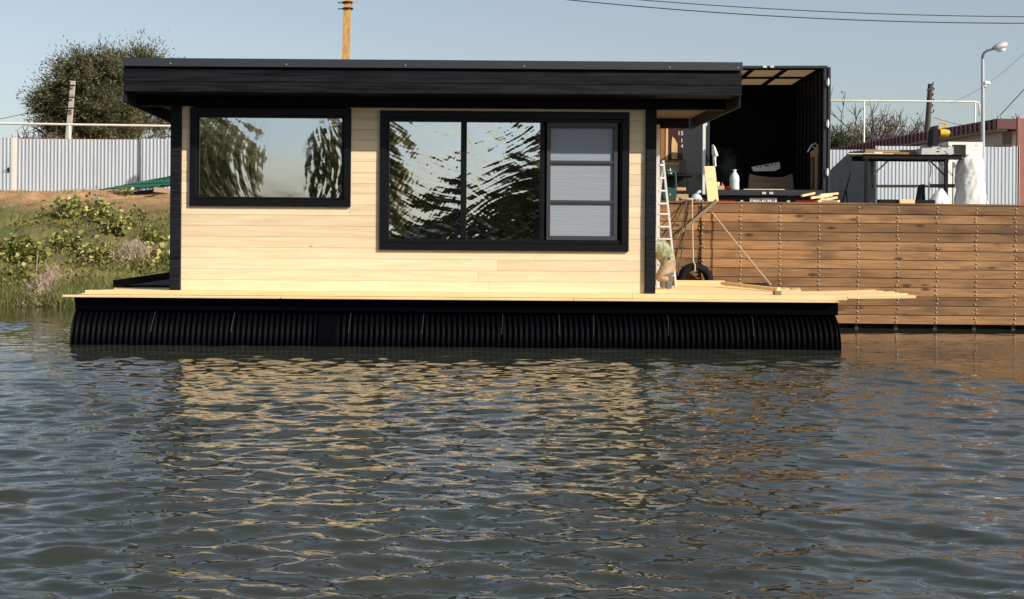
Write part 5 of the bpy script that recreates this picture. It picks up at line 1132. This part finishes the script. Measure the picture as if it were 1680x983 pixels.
tree(1366, 228, 62, 1.9, 40, 'low dark green tree just right of the truck behind the fence', 41, [(0, 248, 22, 20, 0.9), (10, 236, 12, 10, 0.4)], 50, M['leaf_dark'])
def bare(u, vtop, Y, zb, label, seed, leaves=0, spread=0.75, hk=1.42):
    rs = np.random.RandomState(seed); base = P(u, 240, Y); base.z = zb; H = P(u, vtop, Y).z - zb; t_ = thing('bare_tree', base, label, 'tree')
    mb = MB(); tips = []
    def grow(p, d, L, r_, lev):
        pts = [p]; q = p.copy(); dd = d.copy()
        for k in range(4): dd = (dd + Vector(rs.normal(size=3))*0.16 + Vector((0, 0, 0.10))).normalized(); q = q + dd*L/4; pts.append(q.copy())
        mb.tube(pts, [r_*(1-0.17*k) for k in range(5)], 4, cap=False); tips.append(pts[-1])
        if lev < 4:
            for k in range(3 if lev < 3 else 3): t = rs.uniform(0.3, 1.0); i = min(3, int(t*4)); grow(pts[i].lerp(pts[i+1], t*4-i), (dd + Vector(rs.normal(size=3))*spread*0.7).normalized(), L*rs.uniform(0.55, 0.8), max(0.026, r_*0.66), lev+1)
    for k in range(24):
        a_ = rs.uniform(0, 6.28); grow(base + Vector((0.3*math.cos(a_), 0.3*math.sin(a_), 0)), Vector((math.cos(a_)*rs.uniform(0.1, 0.95), math.sin(a_)*0.5, 1.0)).normalized(), H*0.36*hk*rs.uniform(0.8, 1.1), 0.095, 0)
    mb.build('branches', M['bark'], t_)
    if leaves:
        P_ = np.array([tuple(tips[rs.randint(len(tips))]) for _ in range(leaves)]) + rs.normal(size=(leaves, 3))*0.08; v, f = leaf_quads(P_, rand_unit(leaves, rs), rs.uniform(0.08, 0.16, leaves), rs.uniform(0.03, 0.05, leaves), rs); np_mesh('foliage', v, f, M['leaf_dark'], t_)
bare(1440, 190, 64, 1.9, 'leafless bushy tree behind the building right of the gas pipe post', 5, 500)
bare(1395, 205, 66, 1.9, 'leafless bush nearer the truck behind the shaded fence', 6, 300)
bare(1480, 196, 66, 1.9, 'leafless bush left of the tarred pole', 8, 300)
bare(55, 214, 56, 3.0, 'dead spiky branches sticking up over the fence at far left', 15, 0, 0.9, 1.4)

# leafy shrubs on the bank
def shrub(u, v, wpx, hpx, Y, n, label, seed, mm='leaf_yellow', Ls=(0.07, 0.16)):
    n = int(n*1.5); rs = np.random.RandomState(seed); c_ = P(u, v, Y); zb = land(c_.x, Y); base = Vector((c_.x, Y, zb)); t_ = thing('bank_shrub', base, label, 'shrub', 'leafy shrubs on the bank')
    sx = wpx/2*Y/F; sz = hpx*Y/F; mb = MB(); P_ = []
    ns_ = max(5, int(wpx/7))
    for k in range(ns_):
        d_ = Vector((rs.uniform(-1, 1)*sx, rs.uniform(-0.6, 0.6)*sx*0.7, sz*rs.uniform(0.5, 1.05))); pts = [base + Vector((d_.x*0.55, d_.y*0.55, -0.04)), base + d_*0.6, base + d_]; mb.tube(pts, [0.014, 0.010, 0.005], 4)
        for q in range(n//ns_): t = rs.uniform(0.15, 1.05); P_.append(np.array(pts[0].lerp(pts[2], t)) + rs.normal(size=3)*0.11)
    mb.build('stems', M['bark'], t_); P_ = np.array(P_); m_ = len(P_); P_[:, 2] = np.maximum(P_[:, 2], zb + 0.02); L_ = rs.uniform(*Ls, m_); D_ = rand_unit(m_, rs); D_[:, 2] = D_[:, 2]*0.5
    vv, f = leaf_quads(P_, D_, L_, L_*0.42, rs); np_mesh('leaves', vv, f, M[mm], t_)
def YonBank(v, u):
    """distance at which the sight line through a pixel meets the bank"""
    Y = 25.0
    while Y < 50:
        q = P(u, v, Y)
        if q.z <= land(q.x, Y): return Y
        Y += 0.1
    return 49.0
for (u, v, w_, h_, n, lb, sd_) in ((128, 361, 80, 30, 520, 'large yellowing shrub high on the bank below the fence', 1), (178, 366, 50, 24, 260, 'yellowing shrub just right of the largest one', 2), (186, 384, 30, 24, 200, 'bright yellow leaved shrub in the middle of the bank', 3),
        (22, 428, 46, 34, 300, 'yellow leaved shrub at the left edge of the bank', 4), (52, 432, 30, 26, 200, 'shrub with yellow leaves next to the dry stalk', 5), (112, 412, 50, 24, 240, 'low green and yellow shrub in the middle of the slope', 6),
        (165, 438, 60, 38, 340, 'green shrub beside the straw heap', 7), (245, 402, 40, 18, 190, 'low shrub beside the left corner post', 8), (262, 430, 30, 14, 120, 'small plant at the foot of the left corner post', 9), (40, 474, 60, 18, 160, 'low leafy plant near the waterline at far left', 10), (205, 322, 12, 12, 30, 'tiny sprout before the green mesh pile', 11)):
    shrub(u, v, w_, h_, YonBank(v, u), n, lb, sd_)
y_ = YonBank(472, 60); a_ = P(58, 480, y_); one('dry_stalk', MB().tube([(a_.x, y_, land(a_.x, y_)-0.03), P(59, 450, y_), P(62, 412, y_)], [0.018, 0.014, 0.008], 6), M['straw'], 'tall dry stalk standing near the water on the left', 'stalk')

def blades(name, pts, hmin, hmax, wdt, m, rs, lean=0.35):
    n = len(pts); h = rs.uniform(hmin, hmax, n)[:, None]; a_ = rs.uniform(0, 6.283, n); s = np.stack([np.cos(a_), np.sin(a_)*0.4, np.zeros(n)], 1)*wdt; ln = rs.normal(size=(n, 3))*lean; ln[:, 2] = 1; ln /= np.linalg.norm(ln, axis=1)[:, None]; bend = rs.normal(size=(n, 3))*0.22*h; bend[:, 2] = -abs(bend[:, 2])*0.5
    v = np.stack([pts - s, pts + s, pts + ln*h*0.6 + s*0.6, pts + ln*h + bend, pts + ln*h*0.6 - s*0.6], 1).reshape(-1, 3); i = np.arange(n)*5
    f = np.concatenate([np.stack([i, i+1, i+2, i+4], 1), np.stack([i+4, i+2, i+3, i+3], 1)])
    tri = np.concatenate([np.stack([i, i+1, i+2], 1), np.stack([i, i+2, i+4], 1), np.stack([i+4, i+2, i+3], 1)])
    return np_mesh(name, v, tri, m)
rs = np.random.RandomState(2)
def scatter(n, y0, y1, pw=1.0, dens=None):
    out = []
    while len(out) < n:
        Y = y0 + (y1-y0)*rs.rand()**pw; X = rs.uniform(-0.36*Y - 0.5, -0.17*Y)
        if dens and rs.rand() > dens(X, Y): continue
        z = land(X, Y)
        if z > -0.02: out.append((X, Y, z - 0.01))
    return np.array(out)
tag(blades('bank_grass', scatter(52000, 24.8, 49.5, 1.25, lambda X, Y: (0.42 + 1.5*nz(X*0.6, Y*1.5, 0.6, 3)) * (1 if Y < 36 else 0.12)), 0.04, 0.15, 0.008, M['turf'], rs, 0.5), 'short olive and straw coloured grass covering the sloping bank', 'grass', kind='stuff')
tag(blades('waterside_grass', scatter(9000, 24.3, 26.0, 1.0), 0.12, 0.42, 0.010, M['reedgreen'], rs, 0.38), 'taller pale green grass fringing the waterline of the bank', 'grass', kind='stuff')
def heap(u, v, wpx, n, label, seed):
    Y = YonBank(v, u); c_ = P(u, v, Y); r2 = np.random.RandomState(seed); sx = wpx/2*Y/F; pts = np.stack([c_.x + r2.normal(size=n)*sx*0.5, Y + r2.normal(size=n)*0.35, np.zeros(n)], 1)
    for i in range(n): e_ = math.exp(-((pts[i, 0]-c_.x)/sx)**2*2); pts[i, 2] = land(pts[i, 0], pts[i, 1]) + r2.uniform(0, 0.34)*e_
    o = blades('straw_heap', pts, 0.08, 0.24, 0.012, M['straw'], r2, 1.2); return tag(o, label, 'straw', kind='stuff')
def weeds(n):
    r2 = np.random.RandomState(31); P_, D_ = [], []
    while len(P_) < n:
        Y = 25.3 + 12.5*r2.rand()**1.1; X = r2.uniform(-0.35*Y, -0.18*Y)
        if nz(X*0.8, Y*1.6, 0.55, 11) + 0.35*nz(X, Y, 1.6, 4) < 0.16: continue
        c = np.array([X, Y, land(X, Y)]); m_ = r2.randint(10, 34); hh = r2.uniform(0.06, 0.26); sp = r2.uniform(0.08, 0.3)
        for q in range(m_): P_.append(c + np.array([r2.normal()*sp, r2.normal()*sp*0.6, abs(r2.normal())*hh*0.6])); D_.append(np.array([r2.normal(), r2.normal()*0.6, r2.uniform(-0.2, 0.9)]))
    P_, D_ = np.array(P_), np.array(D_); k = len(P_); L_ = r2.uniform(0.05, 0.11, k); v, f = leaf_quads(P_, D_, L_, L_*0.36, r2)
    tag(np_mesh('bank_weeds', v, f, M['weed']), 'low tangled weeds growing all over the sloping bank', 'weeds', kind='stuff')
weeds(4200)
heap(208, 428, 95, 6000, 'heap of pinkish dry straw on the bank beside the green shrub', 3)
heap(75, 484, 60, 2600, 'pale dry grass tuft near the waterline left of the deck', 4)
# green mesh pile and boards by the fence
Ym = 46.0; zg = land(P(240, 320, Ym).x, Ym)
gp = thing('mesh_pile', (P(240, 322, Ym).x, Ym, zg), 'pile of green wire mesh panels lying below the fence', 'mesh panels')
r2 = random.Random(6)
for k in range(7):
    u0 = 168 + 14*k; v0 = 321 - 1.2*k; a_, b_ = P(u0, v0 + 3, Ym-0.4+0.1*k), P(u0 + 95, v0 - 1 + r2.uniform(-1, 1), Ym + 0.6); zz = zg + 0.04 + 0.06*k
    m = MB(); x0, x1 = a_.x, b_.x; yy0, yy1 = Ym - 0.9 + 0.08*k, Ym + 0.9
    for q in range(6): y_ = yy0 + (yy1-yy0)*q/5; m.bar((x0 + 0.1*q, y_, zz + 0.04*q), (x1, y_, zz + 0.09 + 0.04*q), 0.07, 0.03)
    for q in range(9): x_ = x0 + 0.3 + (x1-x0-0.3)*q/8; m.bar((x_, yy0, zz+0.01), (x_+0.12, yy1, zz+0.20), 0.04, 0.02)
    m.build('mesh_panel', M['greenmesh'] if k % 3 else M['green'], gp)
for (u0, v0, u1, v1, w_, lb, mm) in ((247, 341, 292, 319, 0.10, 'bleached board lying aslant on the mesh pile by the corner post', 'paleboard'), (252, 311, 300, 315, 0.16, 'grey round post lying on top of the mesh pile', 'oldwood')):
    a_, b_ = P(u0, v0, Ym-1.2), P(u1, v1, Ym-0.6); one('pile_board', MB().bar(a_, b_, 0.06, w_), M[mm], lb, 'board')
for k in range(4):
    a_, b_ = P(262, 327 + 4*k, Ym-1.0-0.2*k), P(300, 327 + 4.2*k, Ym-1.0-0.2*k); one('pile_batten', MB().bar(a_, b_, 0.1, 0.06), M['oldwood'], ('topmost', 'second from top', 'third from top', 'lowest')[k] + ' weathered batten under the mesh pile beside the corner post', 'batten', 'battens under the mesh pile')

# ------------------------------------------------------------------ opposite bank, seen in the windows
def far_side():
    v = []; f = []; xs = np.linspace(-260, 260, 80); prof = [(-44, -0.6), (-46, 0.25), (-50, 0.7), (-58, 1.2), (-75, 1.4), (-300, 1.5)]
    for (y, z) in prof:
        for x in xs: v.append((x, y + 1.2*nz(x, y, 0.12), z + 0.15*nz(x, y, 0.3)))
    n = len(xs)
    for j in range(len(prof)-1):
        for i in range(n-1): a_ = j*n+i; f.append((a_, a_+n, a_+n+1, a_+1))
    tag(np_mesh('far_bank', v, f, M['bank'], None, True), kind='structure')
    r2 = np.random.RandomState(77); PP, DD = [], []; mb = MB()
    spots = [(-16.4, -52, 4.8, 11), (-26, -55, 5, 12), (-35, -56, 6, 13), (-5.5, -52, 2.2, 10.5), (-5.6, -54, 1.8, 9), (-1.2, -50, 2.6, 2.8), (0.3, -51, 1.5, 3.8), (3.2, -51, 2.5, 4.6), (5.6, -53, 2.4, 7.5), (9, -54, 4, 8.5), (16, -56, 5, 9.5), (25, -57, 5, 11), (36, -58, 6, 12), (-46, -58, 6, 11)]
    for (x, y, r_, h) in spots:
        mb.tube([(x, y, 0.5), (x + 0.2, y, h*0.5), (x, y, h*0.92)], [0.28, 0.2, 0.05], 6)
        for k in range(10): a_ = r2.uniform(0, 6.28); z0 = h*r2.uniform(0.3, 0.75); mb.tube([(x, y, z0), (x + r_*0.5*math.cos(a_), y + r_*0.5*math.sin(a_), z0 + h*0.15), (x + r_*1.05*math.cos(a_), y + r_*math.sin(a_), z0 + h*0.33)], [0.12, 0.07, 0.02], 5)
        n = int(1500*r_); d_ = rand_unit(n, r2); rr = r2.rand(n)**0.4; PP.append(np.stack([x + d_[:, 0]*r_*rr, y + d_[:, 1]*r_*rr, h*0.52 + d_[:, 2]*h*0.48*rr], 1)); DD.append(d_ + r2.normal(size=(n, 3)))
    PP = np.concatenate(PP); DD = np.concatenate(DD); n = len(PP); vv, ff = leaf_quads(PP, DD, r2.uniform(0.3, 0.7, n), r2.uniform(0.10, 0.22, n), r2)
    o = np_mesh('far_wood', vv, ff, M['leaf_far']); tag(o, 'dark riverside wood of the opposite bank mirrored in the windows', 'wood', kind='stuff')
    o2 = mb.build('far_wood_trunks', M['bark'], o); tag(o2, kind='stuff')
far_side()
